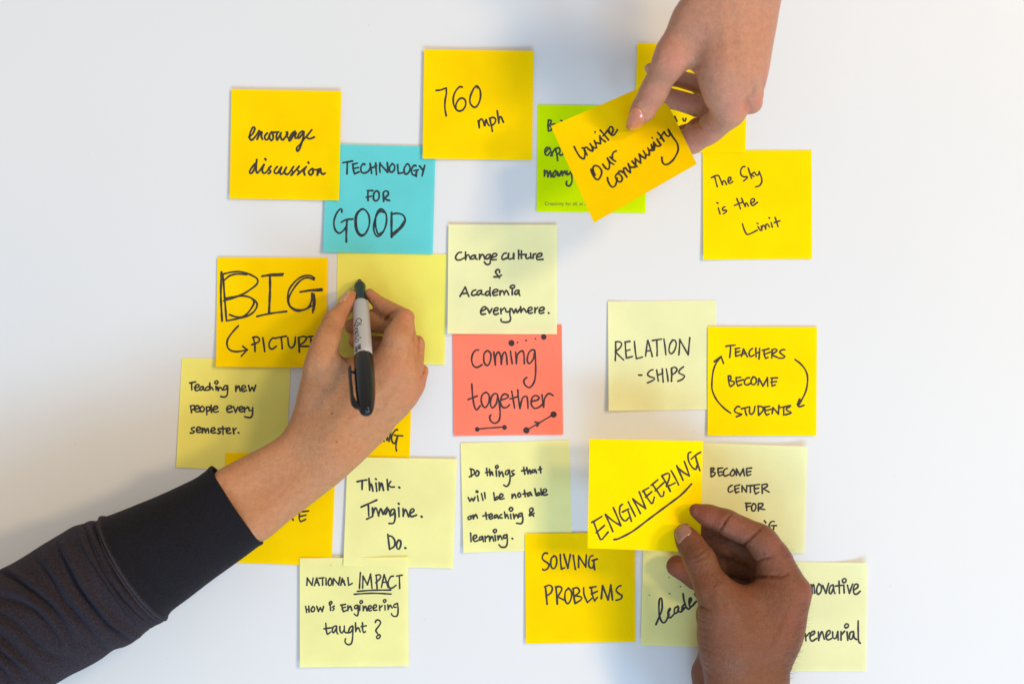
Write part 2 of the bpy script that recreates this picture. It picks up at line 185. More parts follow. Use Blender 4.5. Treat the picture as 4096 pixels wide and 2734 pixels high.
'engineering': (2340,1740,3.136,7.4,"85,1090 140,1060 212,1015;110,1085 150,1200 190,1300;190,1300 215,1300 290,1212;140,1220 245,1128;350,1205 305,1100 255,990;255,990 350,1070 450,1132;450,1132 405,1020 355,905;470,865 440,890 435,980 470,1050 510,1070 550,1030;470,960 550,920;535,930 560,1000 582,1075;542,832 585,920 632,1015;600,795 650,890 695,978;600,795 680,860 762,918;762,918 720,810 680,708;722,702 800,655;735,700 780,780 830,850;830,850 850,845 870,775;760,775 838,705;828,628 915,555;850,620 900,690 950,765;950,765 980,760 990,705;880,695 990,590;965,510 1020,600 1070,700@1.1;965,505 1040,475 1060,500 1050,560 1020,630;1025,640 1070,625 1130,595;1080,442 1130,530 1175,620;1150,380 1190,470 1230,562@1.15;1160,400 1230,460 1310,510;1310,510 1280,420 1245,325;1330,210 1295,230 1300,320 1345,400 1390,425 1405,380;1330,298 1400,240 1450,212;1385,260 1410,350 1440,440@1.15;365,1305 430,1290 600,1200 800,1050 1000,900 1200,750 1335,610@1.1"),
'center': (2780,1740,3.136,7.0,"200,410 200,515;200,410 240,415 210,460;210,460 255,470 240,500 205,518;285,415 345,408;290,415 290,470 305,510;305,510 345,490;290,465 335,455;405,412 370,430 355,480 375,510 430,490;475,430 445,470 450,505 485,500 500,455 475,425;520,420 520,500;520,420 565,505;565,505 605,420;605,420 620,505;645,415 710,408;650,415 645,460 655,505;655,505 700,490;645,460 700,450;"
 "465,625 435,640 415,680 430,712 475,695;495,635 560,620;500,635 500,680 515,720;515,720 550,705;500,675 550,660;590,630 590,705;590,635 645,710;645,710 650,628;665,630 725,628;695,630 695,715;730,625 810,615;745,625 745,690 760,735;760,735 800,710;745,670 800,660;840,625 845,725;840,620 900,610 905,640 850,670;860,670 930,710;"
 "635,850 700,850;645,855 650,940;640,895 690,885;735,855 710,890 715,940 745,945 765,900 755,860 730,855;795,855 795,945;795,855 850,855 845,885 800,910;805,915 875,930;870,1070 890,1095;995,1080 960,1080 930,1120 940,1160;960,1130 1022,1130;990,1130 985,1180"),
'national': (1170,2200,3.136,6.8,"185,345 180,435;185,345 245,435;245,435 260,345;275,440 305,345;305,345 335,435;285,405 325,400;335,348 395,340;378,345 378,435;420,345 422,430;470,350 448,390 455,435 485,430 492,370 470,345;515,350 508,435;515,350 580,430;580,430 595,335;605,435 625,350;625,350 660,435;610,400 650,380;695,340 705,435;705,435 750,412;852,278 845,380 840,475;880,470 885,320;885,320 940,430;940,430 980,295;980,295 998,475;1050,310 1062,475;1045,310 1095,305 1105,340 1045,405;1115,462 1150,300;1150,300 1200,460;1130,400 1180,395;1265,320 1230,330 1200,400 1215,465 1250,470 1300,435;1305,320 1375,308;1340,315 1345,475;812,512 1000,498 1232,495;775,548 1000,535 1238,545;"
 "165,700 178,775;205,695 208,770;175,740 208,735;255,705 235,735 240,765 270,760 280,725 255,700;305,700 325,765;325,765 350,715;350,715 372,765;372,765 390,700;475,690 478,750;465,680 465,650 490,638 495,660 475,675;525,695 500,710 525,730 505,750;605,685 665,675;620,685 625,730 640,765;640,765 680,750;625,720 665,710;695,690 695,750;695,740 725,695 745,750;820,685 785,690 780,725 805,725 820,700;822,690 825,780 810,820 775,795;845,690 845,750;860,665 845,650 855,628 878,632 875,655;885,695 888,755;888,745 915,695 935,755;950,735 985,720 985,695 960,695 948,730 965,755 990,750;1010,725 1050,710 1050,680 1025,685 1010,720 1025,750 1060,745;1090,690 1095,750;1095,720 1125,690;1160,690 1162,745;1155,650 1140,635 1150,615 1172,618 1170,640;1195,680 1200,740;1200,730 1225,685 1250,720;1310,665 1275,680 1270,710 1300,710;1318,660 1325,750 1310,820 1260,820 1240,790;"
 "418,910 425,1000 440,1050 475,1020;395,982 500,965;550,945 515,955 498,1010 515,1030 550,980;553,950 555,1020 570,1045;595,950 595,1000 620,1035 650,990;650,945 655,1020 700,1030;755,945 725,960 705,1010 725,1030 755,980;758,950 755,1080 740,1160 700,1180 660,1150 665,1105;790,905 795,1015;795,1000 825,965 850,1020;878,905 880,990 895,1030 915,1015;860,955 925,942;1040,900 1050,875 1085,872 1105,905 1080,950 1045,1000 1065,1035;1080,1055 1055,1080 1065,1105 1095,1090 1100,1060 1075,1055"),
'solving': (2080,2100,3.136,7.4,"345,350 310,345 280,390 290,430 345,470 365,500 340,545 300,560 285,548;430,385 395,410 385,490 410,540 445,520 462,450 450,390 420,380;505,365 510,460 520,545;520,545 560,530;550,360 600,535@1.15;600,535 632,365;668,375 680,460 695,550;735,380 735,525;735,380 825,520;825,520 832,370;915,378 880,390 862,460 870,520 910,530 925,480;905,440 970,420;925,450 935,550@1.15;318,765 330,870 340,985@1.1;310,768 370,748 405,780 390,840 325,890;450,770 460,870 468,985@1.1;445,772 500,765 525,800 480,880;465,890 550,932;610,785 570,830 565,930 600,980 640,920 645,830 605,782;668,790 675,880 690,975@1.1;660,792 720,780 745,830 690,880;690,880 765,895 765,930 690,978;798,780 805,870 845,965;845,965 900,915;875,778 955,765;895,780 905,860 935,945;935,945 970,900;895,858 970,825;1035,755 1020,915@1.15;1035,755 1105,930@1.15;1105,930 1140,745;1140,745 1160,930@1.1;1265,755 1235,765 1205,810 1235,850 1280,880 1260,920 1205,938"),
'leader': (2520,2180,3.136,7.8,"325,990 355,920 400,800 400,680 385,660 365,700 365,850 390,940 425,968 460,930 490,860;475,850 505,800 500,785 480,820 480,880 505,905 560,850;600,760 560,790 560,850 590,840 610,780;605,770 605,820 640,830 680,780;690,730 655,770 655,815 690,780;665,605 680,700 710,780 740,795 760,760;740,740 770,680 755,655 740,690 745,750 770,765 830,700;815,610 845,660 870,690;488,396 491,399@.6;495,601 502,604@.7;240,620 242,622@.5;630,513 635,515@.5"),
'innovative': (3050,2200,3.136,7.4,"600,430 618,440 625,540;615,455 640,425 650,480 655,535;710,420 685,460 680,520 700,550 735,510 735,440 705,418;755,440 795,535;795,535 830,410;885,430 850,450 835,520 860,540 890,470;890,440 895,500 910,540;960,385 965,535;920,445 1000,435;1020,430 1025,530;1010,395 1000,370 1030,350 1050,370 1035,400 1010,400;1065,435 1090,535;1090,535 1130,420;1140,500 1195,460 1195,425 1160,425 1140,480 1150,540 1185,545 1225,510;"
 "535,1040 545,1130;545,1080 590,1030;590,1080 650,1040 650,1010 610,1030 595,1090 620,1135 680,1100;700,1020 705,1125;705,1110 745,1015 775,1110;800,1080 850,1030 840,1000 810,1020 795,1080 820,1120 870,1100;880,1020 885,1090 920,1100 945,1020;945,1015 950,1120;985,1015 985,1120;985,1060 1030,1010;1060,1020 1070,1125;1045,970 1030,950 1045,920 1075,925 1075,955 1045,970;1140,1015 1100,1030 1090,1100 1120,1110 1145,1040;1145,1030 1150,1090 1180,1115;1200,880 1200,1000 1205,1130 1225,1160"),
'ng': (1480,1600,6.27,7.2,"690,745 665,728 600,790 545,900 545,1000 590,1080 630,1060 690,900;610,875 700,885 820,890;690,900 660,1060 650,1180 665,1265;430,900 480,1030;480,1030 500,900 520,780;430,900 420,1000;300,950 355,1030;250,1040 275,1065"),
'e': (1100,1950,5.06,6.8,"540,482 680,465;495,500 490,620 520,685;520,685 620,635;490,580 630,548;340,600 370,650"),
'behind': (2520,160,3.136,7.0,"560,960 590,1020;665,985 670,1010 690,1020 702,985;780,640 845,690"),
}
MARKER_TXT = (1400,1240,7.84,2.5,"235,390 290,410 345,380 355,320 320,270 265,258 215,300 180,400 132,510@1.3;365,450 290,455 190,478@1.1;195,475 235,500 228,545 150,565;135,640 180,600 245,592 238,630 150,685;275,665 220,682 145,720;150,760 200,700 248,712 238,762 150,805;282,758 262,778;265,775 262,822 200,835 150,880;302,864 338,857@1.7;160,990 150,930 220,898 275,920 250,972 190,1000;325,1060 235,1105;325,1060 330,1088@.9;288,1080 293,1098@.9;330,1112 238,1142;335,1137 240,1167;335,1137 240,1203;336,1174 240,1203;338,1192 245,1228;338,1192 334,1218@.9;245,1228 246,1250@.9;290,1210 294,1228@.9;210,1140 165,1178;210,1140 208,1180 184,1190@.9;215,1198 168,1216 178,1242 218,1222 215,1198@.9;220,1242 170,1266;222,1262 172,1290;222,1262 174,1318;224,1290 174,1318;226,1312 226,1352@.9;226,1332 176,1376")
# ------------------------------------------------------------------ strokes -> flat ink ribbons lying on a surface
CAM = Vector((0, 0, CAMH))
def ray(bvh, px, py):
    d = (pt(px, py, 0) - CAM).normalized()
    h = bvh.ray_cast(CAM, d, 5)
    if h[0] is None: return None
    n = h[1]
    if n.dot(d) > 0: n = -n
    return h[0], n
def parse(spec):
    if isinstance(spec, list): return [q for sp in spec for q in parse(sp)]
    ox, oy, sc, wd, txt = spec
    out = []
    for st in txt.split(';'):
        st = st.strip()
        if not st: continue
        wm = 1.0
        if '@' in st: st, q = st.split('@'); wm = float(q)
        P = [tuple(map(float, p.split(','))) for p in st.split()]
        P = [np.array((ox + a / sc, oy + b_ / sc)) for a, b_ in P]
        out.append((P, wd * wm))
    return out
def smooth_path(P, step):
    if len(P) == 1: P = [P[0] - np.array((0.5, 0)), P[0] + np.array((0.5, 0))]
    Q = [2 * P[0] - P[1]] + list(P) + [2 * P[-1] - P[-2]]
    if np.linalg.norm(P[0] - P[-1]) < 1.0 and len(P) > 3: Q[0] = P[-2]; Q[-1] = P[1]
    out = []
    for i in range(1, len(Q) - 2):
        p0, p1, p2, p3 = Q[i - 1:i + 3]
        n = max(2, int(np.linalg.norm(p2 - p1) / step))
        for k in range(n):
            t = k / n
            out.append(0.5 * ((2 * p1) + (p2 - p0) * t + (2 * p0 - 5 * p1 + 4 * p2 - p3) * t * t + (3 * p1 - p0 - 3 * p2 + p3) * t ** 3))
    out.append(P[-1])
    return out
def ink_mesh(name, spec, bvh, mat, off=0.00007, origin=Vector((0, 0, 0)), seed=1, step=4.0):
    rnd = random.Random(seed)
    V = []; F = []; base = 0
    for si, (P, wd) in enumerate(parse(spec)):
        path = smooth_path(P, step); n = len(path)
        ph = rnd.uniform(0, 6); rows = []
        for i, p in enumerate(path):
            a = path[max(0, i - 1)]; c = path[min(n - 1, i + 1)]
            t = c - a; L = np.linalg.norm(t); t = t / L if L > 1e-6 else np.array((1.0, 0))
            nn = np.array((-t[1], t[0]))
            r = wd * 0.5 * (1 + 0.10 * math.sin(ph + i * 0.45) + rnd.uniform(-0.03, 0.03))
            rows.append((p, t, nn, r))
        cross = []
        p, t, nn, r = rows[0]
        cross += [(p - t * r * math.cos(a) + nn * r * math.sin(a), p - t * r * math.cos(a) - nn * r * math.sin(a)) for a in (0.25, 0.75, 1.2)]
        cross += [(p + nn * r, p - nn * r) for p, t, nn, r in rows]
        p, t, nn, r = rows[-1]
        cross += [(p + t * r * math.cos(a) + nn * r * math.sin(a), p + t * r * math.cos(a) - nn * r * math.sin(a)) for a in (1.2, 0.75, 0.25)]
        prev = None
        o2 = off + si * 0.0000004
        for A, B in cross:
            ha = ray(bvh, *A); hb = ray(bvh, *B)
            if ha is None or hb is None: prev = None; continue
            V.append(ha[0] + ha[1] * o2 - origin); V.append(hb[0] + hb[1] * o2 - origin)
            k = len(V) - 2
            if prev is not None: F.append((prev, prev + 1, k + 1, k))
            prev = k
    if not V: return None
    return mesh_from(name, V, F, mat, False)

# ------------------------------------------------------------------ sticky notes
def zc(ox, oy, sc, *pts): return [(ox + a / sc, oy + b_ / sc) for a, b_ in pts]
Z5 = 3.136
NOTES = [
 # key, paper, level, corners TL TR BR BL (photo px), lifts (L,R,T,B in mm), corner lifts (TL,TR,BR,BL), label
 ('blank','lemon',0,[(1350,1008),(1787,1017),(1778,1458),(1343,1450)],(0.3,0.6,0,0.4),(0,0,0,0),'blank lemon yellow sticky note under the writing hand and the marker tip'),
 ('teaching','lemon3',0,zc(690,1410,Z5,(118,65),(1487,100),(1415,1490),(45,1438)),(0.5,0,0,0),(0,0,0,0),'yellow sticky note reading Teaching new people every semester, above the black cuff'),
 ('ng','gold',0,[(1214,1388),(1652,1396),(1639,1830),(1203,1822)],(0,0.3,0,0),(0,0,0,0),'golden sticky note mostly covered by the writing hand, only its ending NG showing'),
 ('coming','coral',0,zc(1790,1270,Z5,(60,85),(1433,86),(1450,1465),(82,1482)),(0.7,0.6,0,0.3),(0,0,0,0),'coral red sticky note reading coming together with joined dots drawn on it'),
 ('relation','cream',0,zc(2410,1170,Z5,(68,112),(1425,95),(1432,1462),(78,1480)),(2.6,0,0,0.5),(0,0,0,0),'pale yellow sticky note reading RELATION -SHIPS'),
 ('lime','lime',0,zc(2130,400,Z5,(65,58),(1436,75),(1420,1418),(52,1400)),(0.4,0.4,0,0.3),(0,0,0,0),'lime green sticky note with small grey print along its foot, half under the lifted note'),
 ('sky','bright',0,zc(2780,570,Z5,(95,98),(1462,96),(1468,1458),(105,1468)),(1.8,0.4,0,0.6),(0,0,0,0),'bright yellow sticky note reading The Sky is the Limit'),
 ('dothings','cream2',0,zc(1830,1740,Z5,(38,98),(1403,60),(1435,1430),(75,1470)),(1.6,0.2,0,0.0),(0,0,0,0.9),'pale yellow sticky note reading Do things that will be notable on teaching & learning'),
 ('center','cream',0,zc(2780,1740,Z5,(35,97),(1410,140),(1370,1478),(8,1460)),(0,0.9,1.3,0.2),(0,1.8,0,0),'pale yellow sticky note reading BECOME CENTER FOR, partly behind the dark hand'),
 ('innovative','cream',0,zc(3050,2200,Z5,(-60,136),(1314,158),(1300,1516),(-75,1512)),(0,0.6,0.1,0.4),(0,3.2,0,0),'pale yellow sticky note reading novative and reneurial, top right corner curling up'),
 ('cyan','cyan',1,zc(1270,560,Z5,(113,50),(1482,82),(1445,1433),(73,1405)),(1.4,0.3,0,0),(0,0,0,1.0),'turquoise sticky note reading TECHNOLOGY FOR GOOD'),
 ('change','cream',1,zc(1770,880,Z5,(75,57),(1438,60),(1435,1430),(62,1425)),(2.2,0.3,0.3,0),(0,0,0,0),'pale yellow sticky note reading Change culture & Academia everywhere.'),
 ('big','gold',1,zc(850,1000,Z5,(62,93),(1442,97),(1424,1472),(43,1460)),(0.5,0.3,0,2.4),(0,0,0,0),'golden sticky note reading BIG PICTURE with a hooked arrow'),
 ('e','gold',1,[(904,1809),(1344,1815),(1326,2262),(889,2247)],(0,0.4,0,0.5),(0,0,0,0),'golden sticky note under the black sleeve, only its last letter E showing'),
 ('think','cream2',1,zc(1370,1800,Z5,(62,84),(1437,110),(1385,1480),(10,1448)),(1.6,0.3,0.3,0.3),(0,0,0,0),'pale yellow sticky note reading Think. Imagine. Do.'),
 ('teachers','bright',1,zc(2800,1280,Z5,(102,84),(1468,88),(1460,1447),(96,1445)),(0.8,0.4,0,0.4),(0,0,0,0),'bright yellow sticky note reading TEACHERS BECOME STUDENTS between two curved arrows'),
 ('behind','bright',1,[(2549,174),(2993,180),(2982,611),(2537,606)],(1.4,0.3,0,0),(0,0,0,0),'bright yellow sticky note behind the pale hand, its writing nearly all hidden'),
 ('solving','gold',1,zc(2080,2100,Z5,(65,105),(1440,88),(1448,1458),(75,1480)),(0.8,0.3,0,0.5),(0,0,0,0),'golden sticky note reading SOLVING PROBLEMS'),
 ('leader','lemon2',1,zc(2520,2180,Z5,(170,-120),(1540,-85),(1505,1285),(135,1250)),(1.8,0,0,0.5),(0,0,0,0),'pale yellow sticky note with handwriting beginning leader, cut off by the dark hand'),
 ('encourage','gold',2,zc(900,340,Z5,(82,55),(1460,78),(1430,1447),(57,1425)),(0.3,1.6,0,0.2),(0,0,0,0),'golden sticky note reading encourage discussion'),
 ('760','gold',2,zc(1670,170,Z5,(84,90),(1460,106),(1437,1475),(64,1458)),(1.5,0.4,0.2,0.2),(0,0.8,0,0),'golden sticky note reading 760 mph, topmost on the table'),
 ('national','cream2',2,zc(1170,2200,Z5,(90,98),(1450,83),(1457,1450),(92,1465)),(0.9,0.5,0.3,0.4),(0,0,0,0),'pale yellow sticky note reading NATIONAL IMPACT How is Engineering taught ?'),
]
for k, c in (('cream2', (0.86, 0.83, 0.36)), ('lemon2', (0.88, 0.82, 0.33)), ('lemon3', (0.93, 0.86, 0.215))):
    PAPERS[k] = c; PM[k] = paper_mat('paper_' + k, c); IM[k] = ink_mat('ink_on_' + k, (0.018, 0.02, 0.02))
IM['lime'] = ink_mat('ink_on_lime', (0.03, 0.045, 0.02))
NOTE = {}
def make_note(key, paper, zfun, corners, label, group, nseg=16):
    """zfun(u,v) -> height; corners in photo px; u to the right, v downwards"""
    TL, TR, BR, BL = [np.array(c, float) for c in corners]
    V = []
    for j in range(nseg + 1):
        for i in range(nseg + 1):
            u, v = i / nseg, j / nseg
            p = TL * (1 - u) * (1 - v) + TR * u * (1 - v) + BR * u * v + BL * (1 - u) * v
            V.append(pt(p[0], p[1], zfun(u, v)))
    F = [(j * (nseg + 1) + i, (j + 1) * (nseg + 1) + i, (j + 1) * (nseg + 1) + i + 1, j * (nseg + 1) + i + 1) for j in range(nseg) for i in range(nseg)]
    bvh = BVHTree.FromPolygons(V, F)
    c = sum(V, Vector()) / len(V); c.z = min(v.z for v in V)
    me = mesh_from('sticky_note', [v - c for v in V], F, PM[paper])
    o = link('sticky_note', me, label=label, category='sticky note', group=group); o.location = c
    NOTE[key] = (o, bvh, c)
    if key in INK:
        im = ink_mesh('handwriting', INK[key], bvh, IM[paper], origin=c, seed=hash_(key))
        if im: link('handwriting', im, o)
    return o
def hash_(s): return sum(ord(ch) * (i + 3) for i, ch in enumerate(s))
for key, paper, lev, cs, (L, R, T, B), (c1, c2, c3, c4_), lab in NOTES:
    rr_ = random.Random(hash_(key)); q = [rr_.uniform(0, 6.28) for _ in range(4)]
    def zf(u, v, L=L, R=R, T=T, B=B, lev=lev, q=q, c1=c1, c2=c2, c3=c3, c4_=c4_):
        z = 0.25 + lev * 0.75
        e = 0.25 + 0.75 * v            # the glue strip along the top holds it down
        z += L * (1 - u) ** 5 * e + R * u ** 5 * e + T * (1 - v) ** 5 + B * v ** 5
        z += c1 * ((1 - u) * (1 - v)) ** 6 + c2 * (u * (1 - v)) ** 7 + c3 * (u * v) ** 6 + c4_ * ((1 - u) * v) ** 7
        z += 0.10 * v * (math.sin(5 * u + q[0]) * math.sin(4 * v + q[1]) + 1) + 0.05 * (math.sin(9 * u + 3 * v + q[2]) + 1)
        return z * 0.001
    make_note(key, paper, zf, cs, lab, 'sticky notes stuck on the tabletop')
# printed line on the lime note
o, bvh, c = NOTE['lime']
fc = bpy.data.curves.new('print', 'FONT'); fc.body = 'Creativity for all, at 3'; fc.size = 0.0052
to = bpy.data.objects.new('print_tmp', fc); COL.objects.link(to)
bpy.context.view_layer.update()
me = bpy.data.meshes.new_from_object(to.evaluated_get(bpy.context.evaluated_depsgraph_get()))
bpy.data.objects.remove(to)
co = np.empty(len(me.vertices) * 3, np.float32); me.vertices.foreach_get('co', co); co = co.reshape(-1, 3)
wd_ = co[:, 0].max(); k_ = (168 * S) / wd_
p0 = pt(2130 + 150 / Z5, 400 + 1322 / Z5, 0)
co[:, 0] = co[:, 0] * k_ + p0.x - c.x; co[:, 1] = co[:, 1] * k_ + p0.y - c.y; 
for q_ in co:
    h_ = bvh.ray_cast(Vector((float(q_[0]) + c.x, float(q_[1]) + c.y, 0.1)), Vector((0, 0, -1)))
    q_[2] = (h_[0].z if h_[0] else 0.0005) + 0.00012 - c.z
if True: pass
me.vertices.foreach_set('co', co.ravel()); me.update()
pm, nt, b = newmat('grey_print'); b.inputs['Base Color'].default_value = (0.10, 0.13, 0.02, 1); b.inputs['Roughness'].default_value = 0.7
me.materials.clear(); me.materials.append(pm); me.name = 'printed_line'
link('printed_line', me, o)

# the two notes held up in the hands
def bil(a, b_, c, d): return lambda u, v: (a * (1 - u) * (1 - v) + b_ * u * (1 - v) + c * u * v + d * (1 - u) * v) * 0.001
inv = bil(46, 42, 74, 80)
make_note('invite', 'gold', lambda u, v: inv(u, v) - 0.0035 * math.sin(math.pi * v) * (0.4 + u) + 0.002 * math.sin(math.pi * u),
          [(2204, 505), (2625, 323), (2787.5, 656), (2376, 891)], 'golden sticky note reading Invite Our community, held up by the pale hand', 'sticky notes held up in a hand')
eng = bil(35, 33, 34, 36)
make_note('engineering', 'bright', lambda u, v: eng(u, v) + 0.0022 * math.sin(math.pi * u) * (1 - v) + 0.001 * math.sin(3 * v),
          zc(2340, 1740, Z5, (58, 45), (1480, 72), (1448, 1462), (32, 1415)), 'bright yellow sticky note reading ENGINEERING above an underline, held by the dark hand', 'sticky notes held up in a hand')
# ------------------------------------------------------------------ signed-distance modelling of the hands
def make_vox(lo, hi, h):
    n = [int(math.ceil((hi[i] - lo[i]) / h)) + 1 for i in range(3)]
    return np.full(n, 30.0, np.float32), np.array(lo, np.float32), h
class Field:
    """millimetres; D is the distance field of one group of shapes"""
    def __init__(s, lo, hi, h):
        s.lo = np.array(lo, np.float32); s.h = h
        s.n = [int(math.ceil((hi[i] - lo[i]) / h)) + 1 for i in range(3)]
        s.ax = [s.lo[i] + h * np.arange(s.n[i], dtype=np.float32) for i in range(3)]
    def new(s): return np.full(s.n, 40.0, np.float32)
    def box(s, a, b_):
        sl = []
        for i in range(3):
            i0 = max(0, int((a[i] - s.lo[i]) / s.h)); i1 = min(s.n[i], int((b_[i] - s.lo[i]) / s.h) + 2)
            if i1 <= i0: return None
            sl.append(slice(i0, i1))
        return tuple(sl)
    def cone(s, D, A, B, ra, rb, k=3.0):
        """round cone from A (radius ra) to B (radius rb), smooth union with blend k"""
        A = np.array(A, np.float32); B = np.array(B, np.float32)
        m = max(ra, rb) + 14
        sl = s.box(np.minimum(A, B) - m, np.maximum(A, B) + m)
        if sl is None: return
        X = s.ax[0][sl[0]][:, None, None]; Y = s.ax[1][sl[1]][None, :, None]; Z = s.ax[2][sl[2]][None, None, :]
        d = B - A; L2 = float(d @ d)
        t = ((X - A[0]) * d[0] + (Y - A[1]) * d[1] + (Z - A[2]) * d[2]) / L2
        np.clip(t, 0, 1, out=t)
        q = np.sqrt((X - A[0] - t * d[0]) ** 2 + (Y - A[1] - t * d[1]) ** 2 + (Z - A[2] - t * d[2]) ** 2) - (ra + (rb - ra) * t)
        D[sl] = smin(D[sl], q, k)
    def chain(s, D, pts, k=3.0):
        for (a, ra), (b_, rb) in zip(pts[:-1], pts[1:]): s.cone(D, a, b_, ra, rb, k)
    def proj(s):
        """photo pixel coordinates of every voxel"""
        kk = CAMH * 1000 / (CAMH * 1000 - s.ax[2])
        px = 2048 + s.ax[0][:, None] * kk[None, :] / (S * 1000)      # (nx, nz)
        py = 1367 - s.ax[1][:, None] * kk[None, :] / (S * 1000)      # (ny, nz)
        return px, py
    def trim(s, D, poly, off=1.2, k=5.0):
        """keep only what the outline polygon (photo px) encloses, with rounded rims"""
        P = np.array(poly, np.float32); P = catmull_closed(P, 2)
        x0, y0 = P.min(0) - 60; x1, y1 = P.max(0) + 60; st = 3.0
        gx = np.arange(x0, x1 + st, st, dtype=np.float32); gy = np.arange(y0, y1 + st, st, dtype=np.float32)
        G = poly_sdf(gx, gy, P)
        px, py = s.proj(); SM = S * 1000
        out = D.copy()
        for iz in range(s.n[2]):
            fx = np.clip((px[:, iz] - x0) / st, 0, len(gx) - 1.001); fy = np.clip((py[:, iz] - y0) / st, 0, len(gy) - 1.001)
            ix = fx.astype(int); iy = fy.astype(int); ax = (fx - ix)[:, None]; ay = (fy - iy)[None, :]
            g = G[ix][:, iy] * (1 - ax) * (1 - ay) + G[ix + 1][:, iy] * ax * (1 - ay) + G[ix][:, iy + 1] * (1 - ax) * ay + G[ix + 1][:, iy + 1] * ax * ay
            q = g * SM * (1 - s.ax[2][iz] / (CAMH * 1000)) - off
            out[:, :, iz] = -smin(-D[:, :, iz], -q, k)
        return out
    def crease(s, D, px_pts, depth, width, zmin=None, taper=True):
        """cut (depth>0) or raise (depth<0) a line on the side that faces up; mm"""
        P = np.array(px_pts, np.float32); P = catmull_open(P, 6)
        px, py = s.proj(); SM = S * 1000
        pad = width * 3 / SM
        ex = (P[:, 0].min() - pad, P[:, 0].max() + pad); ey = (P[:, 1].min() - pad, P[:, 1].max() + pad)
        tt = np.linspace(0, 1, len(P))
        amp = np.sin(np.pi * np.clip(tt * 0.92 + 0.04, 0, 1)) ** 0.6 if taper else np.ones(len(P))
        for iz in range(s.n[2]):
            if zmin is not None and s.ax[2][iz] < zmin: continue
            xi = np.where((px[:, iz] > ex[0]) & (px[:, iz] < ex[1]))[0]; yi = np.where((py[:, iz] > ey[0]) & (py[:, iz] < ey[1]))[0]
            if len(xi) == 0 or len(yi) == 0: continue
            sl = (slice(xi[0], xi[-1] + 1), slice(yi[0], yi[-1] + 1), iz)
            sub = D[sl]
            m = np.abs(sub) < 3.0
            if not m.any(): continue
            a, b_ = np.nonzero(m)
            X = px[xi[a], iz]; Y = py[yi[b_], iz]
            d2 = (X[:, None] - P[None, :, 0]) ** 2 + (Y[:, None] - P[None, :, 1]) ** 2
            j = d2.argmin(1); dd = np.sqrt(d2[np.arange(len(j)), j]) * SM
            sub[a, b_] += (depth * amp[j] * np.exp(-(dd / width) ** 2)).astype(np.float32)
            D[sl] = sub
def smin(a, b_, k):
    if k <= 0: return np.minimum(a, b_)
    h = np.maximum(k - np.abs(a - b_), 0) / k
    return np.minimum(a, b_) - h * h * k * 0.25
def catmull_closed(P, n):
    out = []
    for i in range(len(P)):
        p0, p1, p2, p3 = P[i - 1], P[i], P[(i + 1) % len(P)], P[(i + 2) % len(P)]
        for k in range(n):
            t = k / n
            out.append(0.5 * ((2 * p1) + (p2 - p0) * t + (2 * p0 - 5 * p1 + 4 * p2 - p3) * t * t + (3 * p1 - p0 - 3 * p2 + p3) * t ** 3))
    return np.array(out, np.float32)
def catmull_open(P, n):
    Q = np.vstack([2 * P[0] - P[1], P, 2 * P[-1] - P[-2]]); out = []
    for i in range(1, len(Q) - 2):
        p0, p1, p2, p3 = Q[i - 1:i + 3]
        for k in range(n):
            t = k / n
            out.append(0.5 * ((2 * p1) + (p2 - p0) * t + (2 * p0 - 5 * p1 + 4 * p2 - p3) * t * t + (3 * p1 - p0 - 3 * p2 + p3) * t ** 3))
    out.append(P[-1]); return np.array(out, np.float32)
def poly_sdf(gx, gy, P):
    """signed distance in px, negative inside; (nx, ny)"""
    X = gx[:, None]; Y = gy[None, :]
    best = np.full((len(gx), len(gy)), 1e12, np.float32); ins = np.zeros((len(gx), len(gy)), bool)
    for i in range(len(P)):
        a = P[i]; b_ = P[(i + 1) % len(P)]; e = b_ - a; L2 = float(e @ e) + 1e-9
        wx = X - a[0]; wy = Y - a[1]
        t = np.clip((wx * e[0] + wy * e[1]) / L2, 0, 1)
        best = np.minimum(best, (wx - t * e[0]) ** 2 + (wy - t * e[1]) ** 2)
        c = (a[1] > Y) != (b_[1] > Y)
        if abs(e[1]) > 1e-9: ins ^= c & (X < e[0] * (Y - a[1]) / e[1] + a[0])
    d = np.sqrt(best); d[ins] *= -1
    return d
